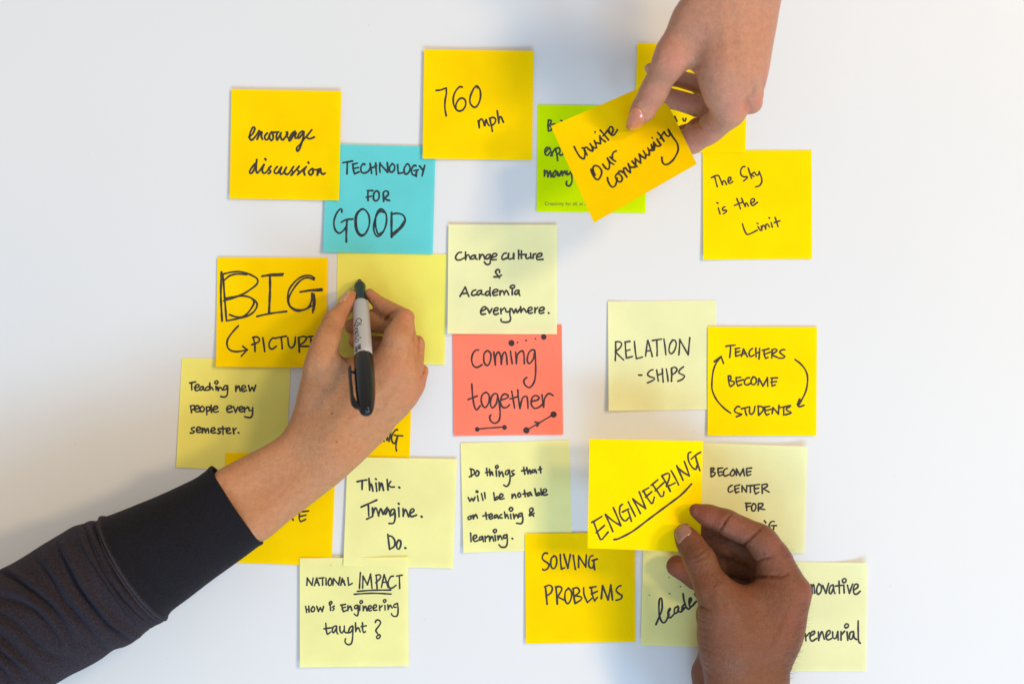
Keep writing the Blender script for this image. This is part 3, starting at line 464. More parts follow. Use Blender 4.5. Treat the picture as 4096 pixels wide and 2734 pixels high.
def surface_nets(D, lo, h):
    ins = D < 0
    c = np.zeros([n - 1 for n in D.shape], np.uint8)
    for dx in (0, 1):
        for dy in (0, 1):
            for dz in (0, 1): c += ins[dx:D.shape[0] - 1 + dx, dy:D.shape[1] - 1 + dy, dz:D.shape[2] - 1 + dz]
    act = (c > 0) & (c < 8)
    I = np.argwhere(act); idx = np.full(act.shape, -1, np.int32); idx[tuple(I.T)] = np.arange(len(I))
    acc = np.zeros((len(I), 3), np.float64); cnt = np.zeros(len(I))
    cor = [(x, y, z) for x in (0, 1) for y in (0, 1) for z in (0, 1)]
    val = {q: D[I[:, 0] + q[0], I[:, 1] + q[1], I[:, 2] + q[2]] for q in cor}
    for q in cor:
        for a in range(3):
            if q[a]: continue
            r = list(q); r[a] = 1; r = tuple(r)
            A = val[q]; B = val[r]; m = (A < 0) != (B < 0)
            t = np.where(m, A / np.where(m, A - B, 1), 0)
            for k in range(3): acc[:, k] += np.where(m, q[k] + (t if k == a else 0), 0)
            cnt += m
    Vv = (I + acc / cnt[:, None]) * h + lo
    Fs = []
    for a in range(3):
        b_, c_ = [(1, 2), (2, 0), (0, 1)][a]
        s0 = [slice(None)] * 3; s1 = [slice(None)] * 3; s0[a] = slice(0, -1); s1[a] = slice(1, None)
        A = ins[tuple(s0)]; B = ins[tuple(s1)]
        E = np.argwhere(A != B); E = E[(E[:, b_] > 0) & (E[:, c_] > 0) & (E[:, b_] < D.shape[b_] - 1) & (E[:, c_] < D.shape[c_] - 1)]
        f = A[tuple(E.T)]
        def g(db, dc):
            J = E.copy(); J[:, b_] -= db; J[:, c_] -= dc; return idx[tuple(J.T)]
        q = np.stack([g(1, 1), g(0, 1), g(0, 0), g(1, 0)], 1)
        q[~f] = q[~f][:, ::-1]
        Fs.append(q)
    return Vv, np.vstack(Fs)
SM = S * 1000
class HandSpace:
    def __init__(s, ox, oy, sc): s.o = (ox, oy); s.sc = sc
    def p(s, x, y): return (s.o[0] + x / s.sc, s.o[1] + y / s.sc)
    def P(s, *pts): return [s.p(*q) for q in pts]
    def c(s, x, y, z, r):
        """centre at height z mm, radius r as seen in the zoomed photo"""
        v = pt(*s.p(x, y), z * 0.001) * 1000
        return (np.array((v.x, v.y, v.z), np.float32), r / s.sc * SM * (1 - z / (CAMH * 1000)))
    def chain(s, *q): return [s.c(*a) for a in q]

def skin_mat(name, base, red, dark, rough=0.48, sss=0.12, cell=330.0, pore=0.35):
    m, nt, b = newmat(name)
    tc = N(nt, 'ShaderNodeTexCoord')
    n1 = N(nt, 'ShaderNodeTexNoise', Scale=55.0, Detail=5.0, Roughness=0.6); nt.links.new(tc.outputs['Object'], n1.inputs['Vector'])
    n3 = N(nt, 'ShaderNodeTexNoise', Scale=260.0, Detail=4.0, Roughness=0.65); nt.links.new(tc.outputs['Object'], n3.inputs['Vector'])
    mott = ramp(nt, n1.outputs[0], [(0.32, c4(base)), (0.70, c4([base[0] * 1.02 * 0.75 + red[0] * 0.25, base[1] * 0.75 + red[1] * 0.25, base[2] * 0.75 + red[2] * 0.25]))])
    fine = ramp(nt, n3.outputs[0], [(0.3, (0.87, 0.85, 0.84, 1)), (0.7, (1.06, 1.05, 1.04, 1))])
    cc = mixc(nt, 1.0, mott, fine, 'MULTIPLY')
    ar = N(nt, 'ShaderNodeAttribute', attribute_name='flush'); cc = mixc(nt, ar.outputs['Fac'], cc, c4(red))
    ad = N(nt, 'ShaderNodeAttribute', attribute_name='dark'); cc = mixc(nt, ad.outputs['Fac'], cc, c4(dark))
    # pores
    vp = N(nt, 'ShaderNodeTexVoronoi', Scale=cell * 1.0, Randomness=1.0); nt.links.new(tc.outputs['Object'], vp.inputs['Vector'])
    pr = ramp(nt, vp.outputs['Distance'], [(0.08, (0.72, 0.62, 0.60, 1)), (0.22, (1, 1, 1, 1))])
    cc = mixc(nt, pore, cc, pr, 'MULTIPLY')
    nt.links.new(cc, b.inputs['Base Color'])
    b.inputs['Roughness'].default_value = rough; b.inputs['Specular IOR Level'].default_value = 0.26
    b.inputs['Subsurface Weight'].default_value = sss; b.inputs['Subsurface Radius'].default_value = (1.0, 0.35, 0.2); b.inputs['Subsurface Scale'].default_value = 0.003
    v2 = N(nt, 'ShaderNodeTexVoronoi', Scale=cell * 3.2, feature='DISTANCE_TO_EDGE'); nt.links.new(tc.outputs['Object'], v2.inputs['Vector'])
    v2r = ramp(nt, v2.outputs['Distance'], [(0.0, (0, 0, 0, 1)), (0.12, (1, 1, 1, 1))])
    n4 = N(nt, 'ShaderNodeTexNoise', Scale=620.0, Detail=3.0); nt.links.new(tc.outputs['Object'], n4.inputs['Vector'])
    b1 = N(nt, 'ShaderNodeBump', Strength=0.6, Distance=0.0003); nt.links.new(v2r, b1.inputs['Height'])
    b2 = N(nt, 'ShaderNodeBump', Strength=0.6, Distance=0.0010); nt.links.new(n3.outputs[0], b2.inputs['Height']); nt.links.new(b1.outputs[0], b2.inputs['Normal'])
    b3 = N(nt, 'ShaderNodeBump', Strength=0.6, Distance=0.0006); nt.links.new(n4.outputs[0], b3.inputs['Height']); nt.links.new(b2.outputs[0], b3.inputs['Normal'])
    nt.links.new(b3.outputs[0], b.inputs['Normal'])
    return m
def hand_mesh(D, fld, mat, flush, dark, origin):
    """flush, dark: lists of (px, py, radius px, amount)"""
    Vv, F = surface_nets(D, fld.lo, fld.h)
    # keep the biggest connected shell only
    Vv, F = biggest(Vv, F)
    kk = CAMH * 1000 / (CAMH * 1000 - Vv[:, 2])
    px = 2048 + Vv[:, 0] * kk / SM; py = 1367 - Vv[:, 1] * kk / SM
    me = mesh_from('body', Vv * 0.001 - np.array(origin), F, mat)
    for nm, sp in (('flush', flush), ('dark', dark)):
        a = np.zeros(len(Vv))
        for x, y, r, am in sp: a = np.maximum(a, am * np.exp(-(((px - x) ** 2 + (py - y) ** 2) / r ** 2)))
        at = me.attributes.new(nm, 'FLOAT', 'POINT'); at.data.foreach_set('value', a.astype(np.float32))
    bvh = BVHTree.FromPolygons([Vector(v) for v in (Vv * 0.001).tolist()], F.tolist())
    return me, bvh
def biggest(Vv, F):
    lab = np.arange(len(Vv))
    for _ in range(400):
        m = lab[F].min(1); new = lab.copy()
        for k in range(4): np.minimum.at(new, F[:, k], m)
        new = new[new]
        if (new == lab).all(): break
        lab = new
    u, c = np.unique(lab, return_counts=True); keep = lab == u[c.argmax()]
    mp = np.cumsum(keep) - 1
    F = F[keep[F[:, 0]]]
    return Vv[keep], mp[F].astype(np.int32)
def nail(name, poly, bvh, mat, parent, origin, rise=0.55, rings=7):
    P = catmull_closed(np.array(poly, np.float32), 5); c = P.mean(0); n = len(P)
    V = []; F = []
    h0 = ray(bvh, *c)
    if h0 is None: return
    V.append(h0[0] + h0[1] * rise * 0.001)
    last = h0
    for r in range(1, rings + 1):
        t = r / rings
        for q in P:
            p = c + (q - c) * t
            h = ray(bvh, *p)
            if h is None or abs(h[0].z - last[0].z) > 0.006: h = (pt(p[0], p[1], last[0].z - 0.0006), last[1])
            last = h if r < rings else last
            lift = rise * (1 - t ** 6) + (-0.25 if r == rings else 0)
            V.append(h[0] + h[1] * lift * 0.001)
    for i in range(n): F.append((0, 1 + i, 1 + (i + 1) % n))
    for r in range(rings - 1):
        for i in range(n):
            a = 1 + r * n + i; b_ = 1 + r * n + (i + 1) % n; F.append((a, a + n, b_ + n, b_))
    # relax so that the plate is smooth
    V = np.array([tuple(v) for v in V]); nb = [set() for _ in V]
    for f in F:
        for i in range(len(f)): nb[f[i]].add(f[i - 1]); nb[f[i - 1]].add(f[i])
    for _ in range(3):
        W = V.copy()
        for i in range(1 + (rings - 2) * n): W[i, 2] = V[i, 2] * 0.4 + 0.6 * np.mean([V[j, 2] for j in nb[i]])
        V = W
    link(name, mesh_from(name, V - np.array(origin), F, mat), parent)
def nail_mat(name, col, rough, coat):
    m, nt, b = newmat(name); b.inputs['Base Color'].default_value = c4(col); b.inputs['Roughness'].default_value = rough
    b.inputs['Coat Weight'].default_value = coat; b.inputs['Coat Roughness'].default_value = 0.08
    b.inputs['Subsurface Weight'].default_value = 0.1; b.inputs['Subsurface Scale'].default_value = 0.001
    return m
VOX = 0.8

# ================================================================== person writing (arm from lower left)
H = HandSpace(1150, 1080, 2.528)
lo = pt(560, 2420, 0) * 1000; hi = pt(1780, 1100, 0) * 1000
fl = Field((lo.x - 5, lo.y, -1.0), (hi.x + 5, hi.y + 2, 74), VOX)
D = fl.new()
fl.chain(D, H.chain((652,258,17,60),(600,335,21,84),(465,510,33,112),(400,700,42,140),(330,900,44,160)), 4)
fl.chain(D, H.chain((330,900,44,160),(300,1300,40,200),(250,1670,38,235)), 10)
fl.chain(D, H.chain((835,245,15,66),(965,365,20,88),(1150,460,31,96)), 3)
fl.chain(D, H.chain((1190,490,39,110),(1120,700,45,150),(1060,980,42,172)), 4)
for a, b_ in (((1060,980,42,172),(400,1640,40,225)), ((1180,1040,37,165),(450,1720,38,235)), ((1235,1110,31,155),(480,1820,34,235)), ((1240,1220,26,150),(520,1900,32,215))):
    fl.chain(D, H.chain(a, b_), 12)
fl.chain(D, H.chain((520,1010,36,118),(960,980,38,128)), 12)
fl.chain(D, H.chain((480,1200,34,200),(980,1220,34,200)), 14)
for a, b_ in (((257,1662,38,250),(-617,2214,45,262)), ((497,1868,36,250),(-403,2528,44,262)), ((-617,2214,45,262),(-760,2330,46,200)), ((-403,2528,44,262),(-620,2650,44,200)), ((-760,2330,46,200),(-1240,2640,50,190)), ((-620,2650,44,200),(-1050,2950,48,190))):
    fl.chain(D, H.chain(a, b_), 12)
top_poly = H.P((495,350),(510,325),(560,250),(605,197),(645,184),(685,196),(710,240),(716,300),(702,380),(672,470),(610,575),(570,650),(530,740),(520,795),(530,835),(570,866),(680,872),(800,862),(860,830),(905,765),(945,695),(945,610),(978,525),(930,480),(850,400),(800,320),(770,250),(775,195),(800,170),(830,163),(870,185),(905,218),(1000,285),(1100,313),(1200,363),(1272,412),(1302,470),(1298,560),(1286,640),(1296,760),(1310,900),(1335,1100),(1300,1325),(1260,1388),(1200,1450),(1100,1540)) + \
    [(1552,1744),(1456,1831),(1360,1918),(1290,1988),(1203,2058),(1116,2119),(1048,2160),(990,2162),(900,2215),(640,2420),(480,2330),(640,2120),(760,2020),(838,1935),(872,1888),(942,1849),(1046,1796),(1112,1756),(1142,1726),(1165,1674),(1195,1570),(1210,1475)] + \
    H.P((190,900),(240,740),(290,600),(345,480),(400,415))
top_poly = [p for p in top_poly]
D = fl.trim(D, top_poly, 1.1, 5.0)
E = fl.new()
fl.chain(E, H.chain((655,570,9.5,78),(880,508,15,112),(1190,600,25,112),(1200,1000,33,140)), 3)
fl.chain(E, H.chain((690,718,8.5,72),(950,760,11,84),(1300,745,17,92),(1240,1090,27,140)), 2.5)
fl.chain(E, H.chain((860,960,7.5,70),(1100,950,8.5,76),(1347,1020,14,80),(1265,1210,22,140)), 2.5)
fl.chain(E, H.chain((1180,1500,14,120),(700,1900,20,150)), 10)
E = fl.trim(E, H.P((560,500),(560,900),(700,1400),(900,1700),(1100,1545),(1200,1452),(1260,1388),(1300,1325),(1372,1215),(1402,1150),(1427,1040),(1422,985),(1394,930),(1400,840),(1393,755),(1382,700),(1350,655),(1312,640),(1290,560),(1240,430),(800,380),(620,470)), 0.8, 3.5)
D = smin(D, E, 2.2)
# folds, tendons, wrinkles
for pts, dp, wd in (
    (((972,525),(1010,485),(1050,445),(1100,400)), 1.5, 0.9), (((860,300),(880,360),(905,420)), 0.4, 0.7), (((1225,420),(1262,470),(1290,530)), 0.35, 0.6), (((330,540),(380,600),(450,640)), 0.2, 1.5), (((700,1200),(850,1250),(1000,1240)), 0.15, 1.2), (((350,492),(400,486),(470,498)), 0.45, 0.6), (((345,520),(400,512),(450,520)), 0.3, 0.6),
    (((945,690),(905,715),(880,745)), 0.5, 0.7), (((905,330),(900,390),(920,430)), 0.35, 0.6),
    (((1180,430),(1240,440),(1285,460)), 0.3, 0.6), (((1170,460),(1230,475),(1290,500)), 0.3, 0.6), (((1180,500),(1240,515),(1290,530)), 0.25, 0.6),
    (((1205,900),(1235,780),(1270,660),(1295,570)), 0.9, 1.0), (((1312,900),(1316,800),(1318,700),(1312,640)), 0.8, 0.9),
    (((1320,1120),(1370,1030),(1392,940)), 0.9, 0.9), (((1060,1050),(900,1250),(640,1560)), -0.55, 3.2), (((1200,1120),(1050,1320),(760,1640)), -0.45, 3.0),
    (((1120,1130),(960,1350),(760,1540)), 0.35, 3.0), (((530,840),(600,900),(680,930)), 0.5, 1.2), (((240,760),(260,900),(240,1040)), 0.3, 2.5)):
    fl.crease(D, H.P(*pts), dp * 1.35, wd, zmin=5)
orgA = pt(1100, 1850, 0)
perA = empty('person', orgA, label='tan hand and forearm in a black long sleeve writing with a marker', category='person')
skinA = skin_mat('tan_skin', (0.42, 0.20, 0.09), (0.49, 0.17, 0.09), (0.10, 0.035, 0.02), 0.5)
meA, bvA = hand_mesh(D, fl, skinA,
    [(*H.p(640,260), 34, .55), (*H.p(1180,470), 40, .45), (*H.p(850,300), 38, .5), (*H.p(1080,1010), 50, .5), (*H.p(1250,1210), 40, .45), (*H.p(1390,1080), 40, .5), (*H.p(1360,760), 36, .4), (*H.p(660,700), 40, .6), (*H.p(590,470), 40, .35)],
    [(*H.p(345,1336), 3.2, .8), (*H.p(450,1447), 4.5, 1.0), (1347, 1765, 4.2, .85), (1182, 1907, 3.5, .5)], orgA)
bodyA = link('body', meA, perA)
nm = nail_mat('natural_nail', (0.43, 0.215, 0.13), 0.38, 0.15)
nail('fingernail', H.P((522,352),(506,332),(530,285),(570,235),(610,198),(645,190),(664,205),(655,240),(620,290),(585,335),(550,356)), bvA, nm, bodyA, orgA, 0.45)
nail('fingernail', H.P((812,172),(838,166),(872,184),(906,218),(892,222),(856,200)), bvA, nm, bodyA, orgA, 0.35)

# ================================================================== person with the lifted note (hand from the top)
H = HandSpace(2460, 0, 2.45)
a = H.c(1000, -1300, 120, 1)[0]; c_ = H.c(150, 1500, 60, 1)[0]
x0 = min(H.c(60, 0, 30, 1)[0][0], 0) ; x0 = H.c(60, 600, 60, 1)[0][0] - 4; x1 = H.c(1760, 0, 120, 1)[0][0] + 6
y0 = H.c(0, 1580, 30, 1)[0][1] - 3; y1 = H.c(0, -1250, 125, 1)[0][1]
fl = Field((x0, y0, 22), (x1, y1, 192), VOX * 1.05)
D = fl.new()
fl.chain(D, H.chain((185,1185,66,88),(265,1070,69,128),(375,880,76,150),(500,620,88,165),(560,540,90,175)), 4)
fl.chain(D, H.chain((560,540,90,165),(800,150,96,220),(1000,-250,100,240)), 12)
fl.chain(D, H.chain((450,1410,36,95),(745,1370,47,135),(960,1270,62,150),(1120,1120,78,165),(1060,860,92,205),(1060,650,96,215)), 5)
for a, b_ in (((1060,650,96,215),(990,-250,102,240)), ((1220,690,94,190),(1130,-250,102,240)), ((1330,680,86,165),(1230,-250,96,240)), ((1410,620,78,135),(1430,-200,90,245))):
    fl.chain(D, H.chain(a, b_), 12)
fl.chain(D, H.chain((1020,-250,102,240),(1040,-1500,170,265)), 12); fl.chain(D, H.chain((1420,-250,96,250),(1440,-1500,166,265)), 12)
fl.chain(D, H.chain((700,480,86,150),(1000,480,90,180)), 12)
topB = H.P((720,-1600),(740,-400),(700,-120),(652,0),(580,100),(520,220),(480,325),(420,430),(390,520),(352,640),(295,760),(250,850),(200,950),(150,1050),(112,1160),(98,1245),(130,1286),(200,1276),(290,1250),(370,1205),(440,1135),(500,1050),(545,960),(600,862),(640,780),(700,700),(722,705),(760,790),(795,870),(828,960),(808,1030),(785,1105),(800,1190),(790,1215),(730,1172),(680,1210),(640,1270),(400,1290),(340,1420),(420,1540),(640,1560),(790,1532),(860,1498),(1000,1380),(1150,1262),(1230,1210),(1285,1160),(1330,1130),(1370,1060),(1430,900),(1500,780),(1505,690),(1530,560),(1550,450),(1590,280),(1620,120),(1638,0),(1660,-300),(1720,-1600))
D = fl.trim(D, topB, 1.1, 6.0)
E = fl.new()
fl.chain(E, H.chain((500,955,42,100),(860,1055,52,106),(1350,1010,76,104),(1270,720,88,165)), 3)
fl.chain(E, H.chain((345,672,34,54),(560,750,36,84),(900,850,44,92),(1400,900,70,92),(1350,640,80,150)), 3)
fl.chain(E, H.chain((640,1290,33,62),(1000,1120,38,72),(1300,1000,52,84)), 3)
fl.chain(E, H.chain((1000,640,78,120),(1300,640,72,120)), 8)
E = fl.trim(E, H.P((250,580),(250,800),(400,830),(500,1130),(545,1090),(640,1110),(732,1160),(700,1215),(610,1222),(600,1330),(700,1400),(1000,1300),(1240,1200),(1300,1150),(1395,1098),(1432,1055),(1450,980),(1448,880),(1498,795),(1505,690),(1500,500),(900,400),(400,500)), 0.8, 3.5)
D = smin(D, E, 2.2)
for pts, dp, wd in (
    (((1295,1140),(1290,1040),(1275,930),(1260,840)), 0.45, 1.3), (((1450,870),(1440,760),(1400,640)), 0.5, 1.8),
    (((1340,960),(1345,850),(1330,740)), 0.7, 1.5), (((830,960),(800,1090),(815,1200),(850,1255)), 0.9, 1.1),
    (((720,690),(790,640),(860,640)), 0.9, 2.0), (((1080,700),(1080,300),(1060,-50)), -0.6, 4.0), (((1260,700),(1240,300),(1180,-50)), -0.5, 4.0), (((1180,700),(1160,400),(1120,0)), 0.4, 4.5),
    (((250,930),(330,900),(400,930)), 0.35, 0.9), (((240,960),(320,935),(390,965)), 0.3, 0.9), (((560,540),(640,600),(700,680)), 0.3, 3.0)):
    fl.crease(D, H.P(*pts), dp, wd, zmin=30)
orgB = pt(2820, 200, 0)
perB = empty('person', orgB, label='pale bare hand from the top edge lifting a golden note, peach nail varnish', category='person')
skinB = skin_mat('fair_skin', (0.42, 0.205, 0.122), (0.49, 0.17, 0.12), (0.25, 0.09, 0.06), 0.46)
meB, bvB = hand_mesh(D, fl, skinB,
    [(*H.p(1265,1060), 42, .5), (*H.p(1430,980), 34, .7), (*H.p(590,590), 50, .55), (*H.p(330,920), 40, .45), (*H.p(400,1080), 40, .4), (*H.p(820,1350), 60, .55), (*H.p(1180,1000), 60, .4), (*H.p(700,960), 60, .5), (*H.p(1490,740), 30, .6)], [], orgB)
bodyB = link('body', meB, perB)
nmB = nail_mat('peach_varnish', (0.50, 0.165, 0.09), 0.18, 0.8)
nail('fingernail', H.P((106,1240),(110,1185),(140,1100),(178,1045),(215,1038),(252,1062),(284,1108),(296,1160),(282,1225),(242,1258),(190,1282),(140,1284)), bvB, nmB, bodyB, orgB, 0.7)
nail('fingernail', H.P((288,655),(308,640),(340,646),(334,690),(314,714),(298,698)), bvB, nm, bodyB, orgB, 0.4)

# ================================================================== person with the ENGINEERING note (hand from the bottom)
H = HandSpace(2640, 1980, 2.080)
x0 = H.c(20, 0, 0, 1)[0][0] - 4; x1 = H.c(1330, 0, 60, 1)[0][0] + 14
y1 = H.c(0, 20, 30, 1)[0][1] + 5; y0 = H.c(0, 2400, 60, 1)[0][1]
fl = Field((x0, y0, -0.5), (x1, y1, 92), VOX)
D = fl.new()
fl.chain(D, H.chain((195,318,44,90),(235,400,46,118),(325,545,53,140),(420,780,60,150),(500,950,60,180)), 4)
fl.chain(D, H.chain((500,950,60,180),(560,1250,54,225),(620,1560,50,240)), 12)
fl.chain(D, H.chain((305,135,42,72),(400,172,43,100),(545,222,45,112),(850,380,43,132)), 3)
fl.chain(D, H.chain((850,380,43,132),(960,560,40,165),(1060,790,40,185)), 5)
for a, b_ in (((1060,790,40,185),(800,1540,44,240)), ((1000,860,28,180),(740,1560,34,240)), ((900,900,22,170),(620,1560,28,230))):
    fl.chain(D, H.chain(a, b_), 12)
fl.chain(D, H.chain((560,860,52,110),(950,880,46,150)), 14)
fl.chain(D, H.chain((600,1150,50,240),(950,1150,42,240)), 14)
fl.chain(D, H.chain((620,1560,48,240),(700,2600,66,270)), 12); fl.chain(D, H.chain((840,1560,44,235),(960,2600,62,270)), 12)
topC = H.P((228,100),(240,62),(300,48),(380,57),(480,74),(600,112),(720,157),(830,205),(900,245),(965,305),(1020,370),(1070,450),(1112,540),(1150,612),(1192,685),(1244,742),(1266,795),(1263,860),(1247,960),(1230,1050),(1200,1170),(1165,1270),(1122,1370),(1088,1450),(1074,1568),(1150,2700),(420,2700),(400,1800),(378,1568),(364,1490),(336,1370),(324,1250),(309,1160),(308,1050),(315,960),(330,912),(300,820),(275,750),(240,655),(215,600),(190,540),(160,470),(130,390),(110,322),(120,278),(160,238),(205,228),(260,243),(330,290),(400,368),(460,450),(500,530),(560,620),(640,690),(690,718),(750,700),(758,640),(790,560),(755,525),(735,470),(705,405),(640,392),(530,352),(480,304),(400,272),(312,232),(255,165))
D = fl.trim(D, topC, 1.1, 5.0)
E = fl.new()
fl.chain(E, H.chain((335,292,25,80),(560,410,29,98),(820,520,28,105),(980,820,30,150)), 3)
fl.chain(E, H.chain((380,430,18,80),(560,560,20,95),(830,640,20,105),(980,860,24,150)), 3)
fl.chain(E, H.chain((142,588,13,90),(300,680,14,98),(600,760,14,105),(880,880,20,150)), 3)
fl.chain(E, H.chain((500,1000,26,200),(560,1450,24,200)), 8)
fl.chain(E, H.chain((405,1480,17,115),(440,1700,20,140),(560,2300,40,170)), 8)
fl.chain(E, H.chain((560,1300,24,180),(405,1480,17,115)), 10)
D = smin(D, E, 2.0)
for pts, dp, wd in (
    (((592,148),(560,190),(530,240),(488,302)), 1.5, 0.75), (((862,252),(810,300),(750,360),(705,405)), 1.4, 0.8), (((735,350),(715,375),(700,405)), 0.9, 0.8),
    (((755,692),(840,680),(930,678),(1010,678),(1070,648)), 1.4, 0.9), (((800,556),(850,530),(900,518),(935,508)), 1.2, 0.8), (((920,672),(980,655),(1040,640)), 0.7, 0.7),
    (((240,520),(300,502),(350,470),(415,415)), 0.7, 0.7), (((250,555),(320,540),(385,500),(420,450)), 0.6, 0.7), (((260,490),(280,515),(300,530)), 0.4, 0.6), (((225,600),(320,580),(400,560)), 0.35, 0.8),
    (((325,912),(380,940),(430,965)), 0.9, 0.8), (((318,985),(400,1020),(460,1030)), 0.5, 0.8), (((312,1080),(380,1110),(440,1120)), 0.45, 0.8), (((322,1250),(400,1290),(470,1320)), 0.55, 0.8), (((330,1330),(400,1370),(470,1420)), 0.4, 0.8),
    (((345,1420),(400,1470),(450,1540)), 0.4, 0.9), (((640,700),(760,790),(840,880)), 0.4, 1.6), (((690,720),(860,730),(1000,760)), 0.4, 1.4), (((240,640),(360,660),(460,640)), 0.25, 0.8), (((250,690),(380,720),(480,700)), 0.22, 0.8),
    (((420,760),(520,900),(560,1080)), 0.35, 1.0), (((350,800),(440,920),(480,1060)), 0.3, 1.0), (((480,720),(600,860),(690,1000)), 0.3, 1.2),
    (((315,1010),(360,1040),(430,1060)), 0.4, 0.7), (((312,1140),(370,1165),(450,1190)), 0.4, 0.7), (((318,1200),(390,1240),(470,1250)), 0.35, 0.7), (((350,1380),(420,1430),(500,1500)), 0.4, 0.8),
    (((280,640),(330,700),(360,760)), 0.25, 0.8), (((1090,430),(1040,500),(1010,560)), 0.3, 1.0), (((560,640),(480,820),(470,1000)), -0.5, 3.5), (((1180,760),(1050,1050),(900,1400)), -0.5, 3.5), (((1100,900),(950,1150),(800,1400)), 0.4, 3.5)):
    fl.crease(D, H.P(*pts), dp * 1.25, wd, zmin=30)
for pts, dp, wd in ((((410,352),(470,310),(520,350)), 0.8, 0.8), (((550,580),(610,530),(660,520)), 0.8, 0.9)):
    fl.crease(D, H.P(*pts), dp, wd)
orgC = pt(2970, 2400, 0)
perC = empty('person', orgC, label='dark brown bare hand reaching up from the bottom edge, pinching a bright yellow note', category='person')
skinC = skin_mat('brown_skin', (0.155, 0.059, 0.025), (0.225, 0.064, 0.038), (0.05, 0.018, 0.012), 0.44, 0.06, 300.0, 0.6)
meC, bvC = hand_mesh(D, fl, skinC,
    [(*H.p(330,160), 66, .9), (*H.p(480,210), 50, .7), (*H.p(640,250), 60, .5), (*H.p(940,430), 70, .45), (*H.p(1220,820), 60, .65), (*H.p(1150,1050), 80, .5), (*H.p(120,600), 60, .7), (*H.p(360,300), 45, .7), (*H.p(1000,560), 60, .4)],
    [(*H.p(870,487), 4.5, 1.0), (*H.p(540,235), 7, .3), (*H.p(510,275), 8, .35), (*H.p(770,340), 9, .35), (*H.p(850,682), 9, .3), (*H.p(1000,672), 9, .3), (*H.p(235,430), 50, .25), (*H.p(260,500), 40, .25), (*H.p(350,930), 12, .35)], orgC)
bodyC = link('body', meC, perC)
nmC = nail_mat('dark_hand_nail', (0.25, 0.122, 0.083), 0.36, 0.3)
nail('fingernail', H.P((118,330),(120,292),(150,256),(190,234),(225,236),(252,256),(268,286),(262,316),(228,346),(182,386),(152,408),(132,372)), bvC, nmC, bodyC, orgC, 0.55)
# fine dark hairs along the knuckle side of the hand and wrist
hm, nt, b = newmat('body_hair'); b.inputs['Base Color'].default_value = (0.03, 0.02, 0.015, 1); b.inputs['Roughness'].default_value = 0.5
V = []; F = []; rn = random.Random(5)
side = H.P((1010,370),(1070,450),(1112,540),(1240,900),(1215,1080),(1180,1200),(1140,1310),(1095,1420),(1078,1540))
for i in range(420):
    t = rn.random() ** 0.7 * (len(side) - 1.001); k = int(t); f = t - k
    x = side[k][0] * (1 - f) + side[k + 1][0] * f - abs(rn.gauss(0, 30)) - 2; y = side[k][1] * (1 - f) + side[k + 1][1] * f + rn.uniform(-12, 12)
    h = ray(bvC, x, y)
    if h is None: continue
    p, n_ = h; d = (n_ * 0.5 + Vector((0.75, 0.45 + rn.uniform(-.5, .5), 0)) ).normalized(); L = rn.uniform(0.003, 0.0065); wv = 0.00004
    q = d.cross(Vector((0, 0, 1))).normalized() * wv; bend = Vector((rn.uniform(-.1, .3), rn.uniform(-.5, .3), 0)) * L
    pr = None
    for j in range(4):
        s_ = j / 3; c = p + d * L * s_ + bend * s_ * s_; w_ = q * (1 - 0.8 * s_)
        V += [c - w_ - orgC, c + w_ - orgC]; k2 = len(V) - 2
        if pr is not None: F.append((pr, pr + 1, k2 + 1, k2))
        pr = k2
link('hair', mesh_from('hair', V, F, hm), bodyC, kind='stuff')
# ------------------------------------------------------------------ marker
H = HandSpace(1150, 1080, 2.528)
tip = pt(*H.p(728, 96), 0.0012); end = pt(*H.p(799, 1450), 0.104)
ax = (end - tip); LEN = ax.length; ax.normalize()
ux = ax.cross(Vector((0, 0, 1))).normalized(); uy = ux.cross(ax).normalized()
def revolve(name, prof, mat, parent, origin, seg=48, smooth=True, closed=False):
    V = []; F = []
    for s_, r in prof:
        c = tip + ax * s_
        for i in range(seg):
            a = 2 * math.pi * i / seg
            V.append(c + (ux * math.cos(a) + uy * math.sin(a)) * r - origin)
    for j in range(len(prof) - 1):
        for i in range(seg):
            i2 = (i + 1) % seg; F.append((j * seg + i, j * seg + i2, (j + 1) * seg + i2, (j + 1) * seg + i))
    F.append(tuple(range(seg))[::-1]); F.append(tuple((len(prof) - 1) * seg + i for i in range(seg)))
    me = mesh_from(name, V, F, mat, smooth)
    return link(name, me, parent), V, F
mk = empty('marker', tip, label='black and grey felt-tip marker held upright in the writing hand, cap posted on its end', category='marker')
mm = 0.001
black, nt, b = newmat('black_plastic'); b.inputs['Base Color'].default_value = (0.008, 0.008, 0.009, 1); b.inputs['Roughness'].default_value = 0.14; b.inputs['Specular IOR Level'].default_value = 0.22
neckm, nt, b = newmat('dark_green_plastic'); b.inputs['Base Color'].default_value = (0.010, 0.020, 0.020, 1); b.inputs['Roughness'].default_value = 0.22
nibm, nt, b = newmat('felt_nib'); b.inputs['Base Color'].default_value = (0.012, 0.018, 0.014, 1); b.inputs['Roughness'].default_value = 0.8
grey, nt, b = newmat('grey_barrel'); b.inputs['Base Color'].default_value = (0.40, 0.395, 0.42, 1); b.inputs['Roughness'].default_value = 0.33; b.inputs['Metallic'].default_value = 0.15
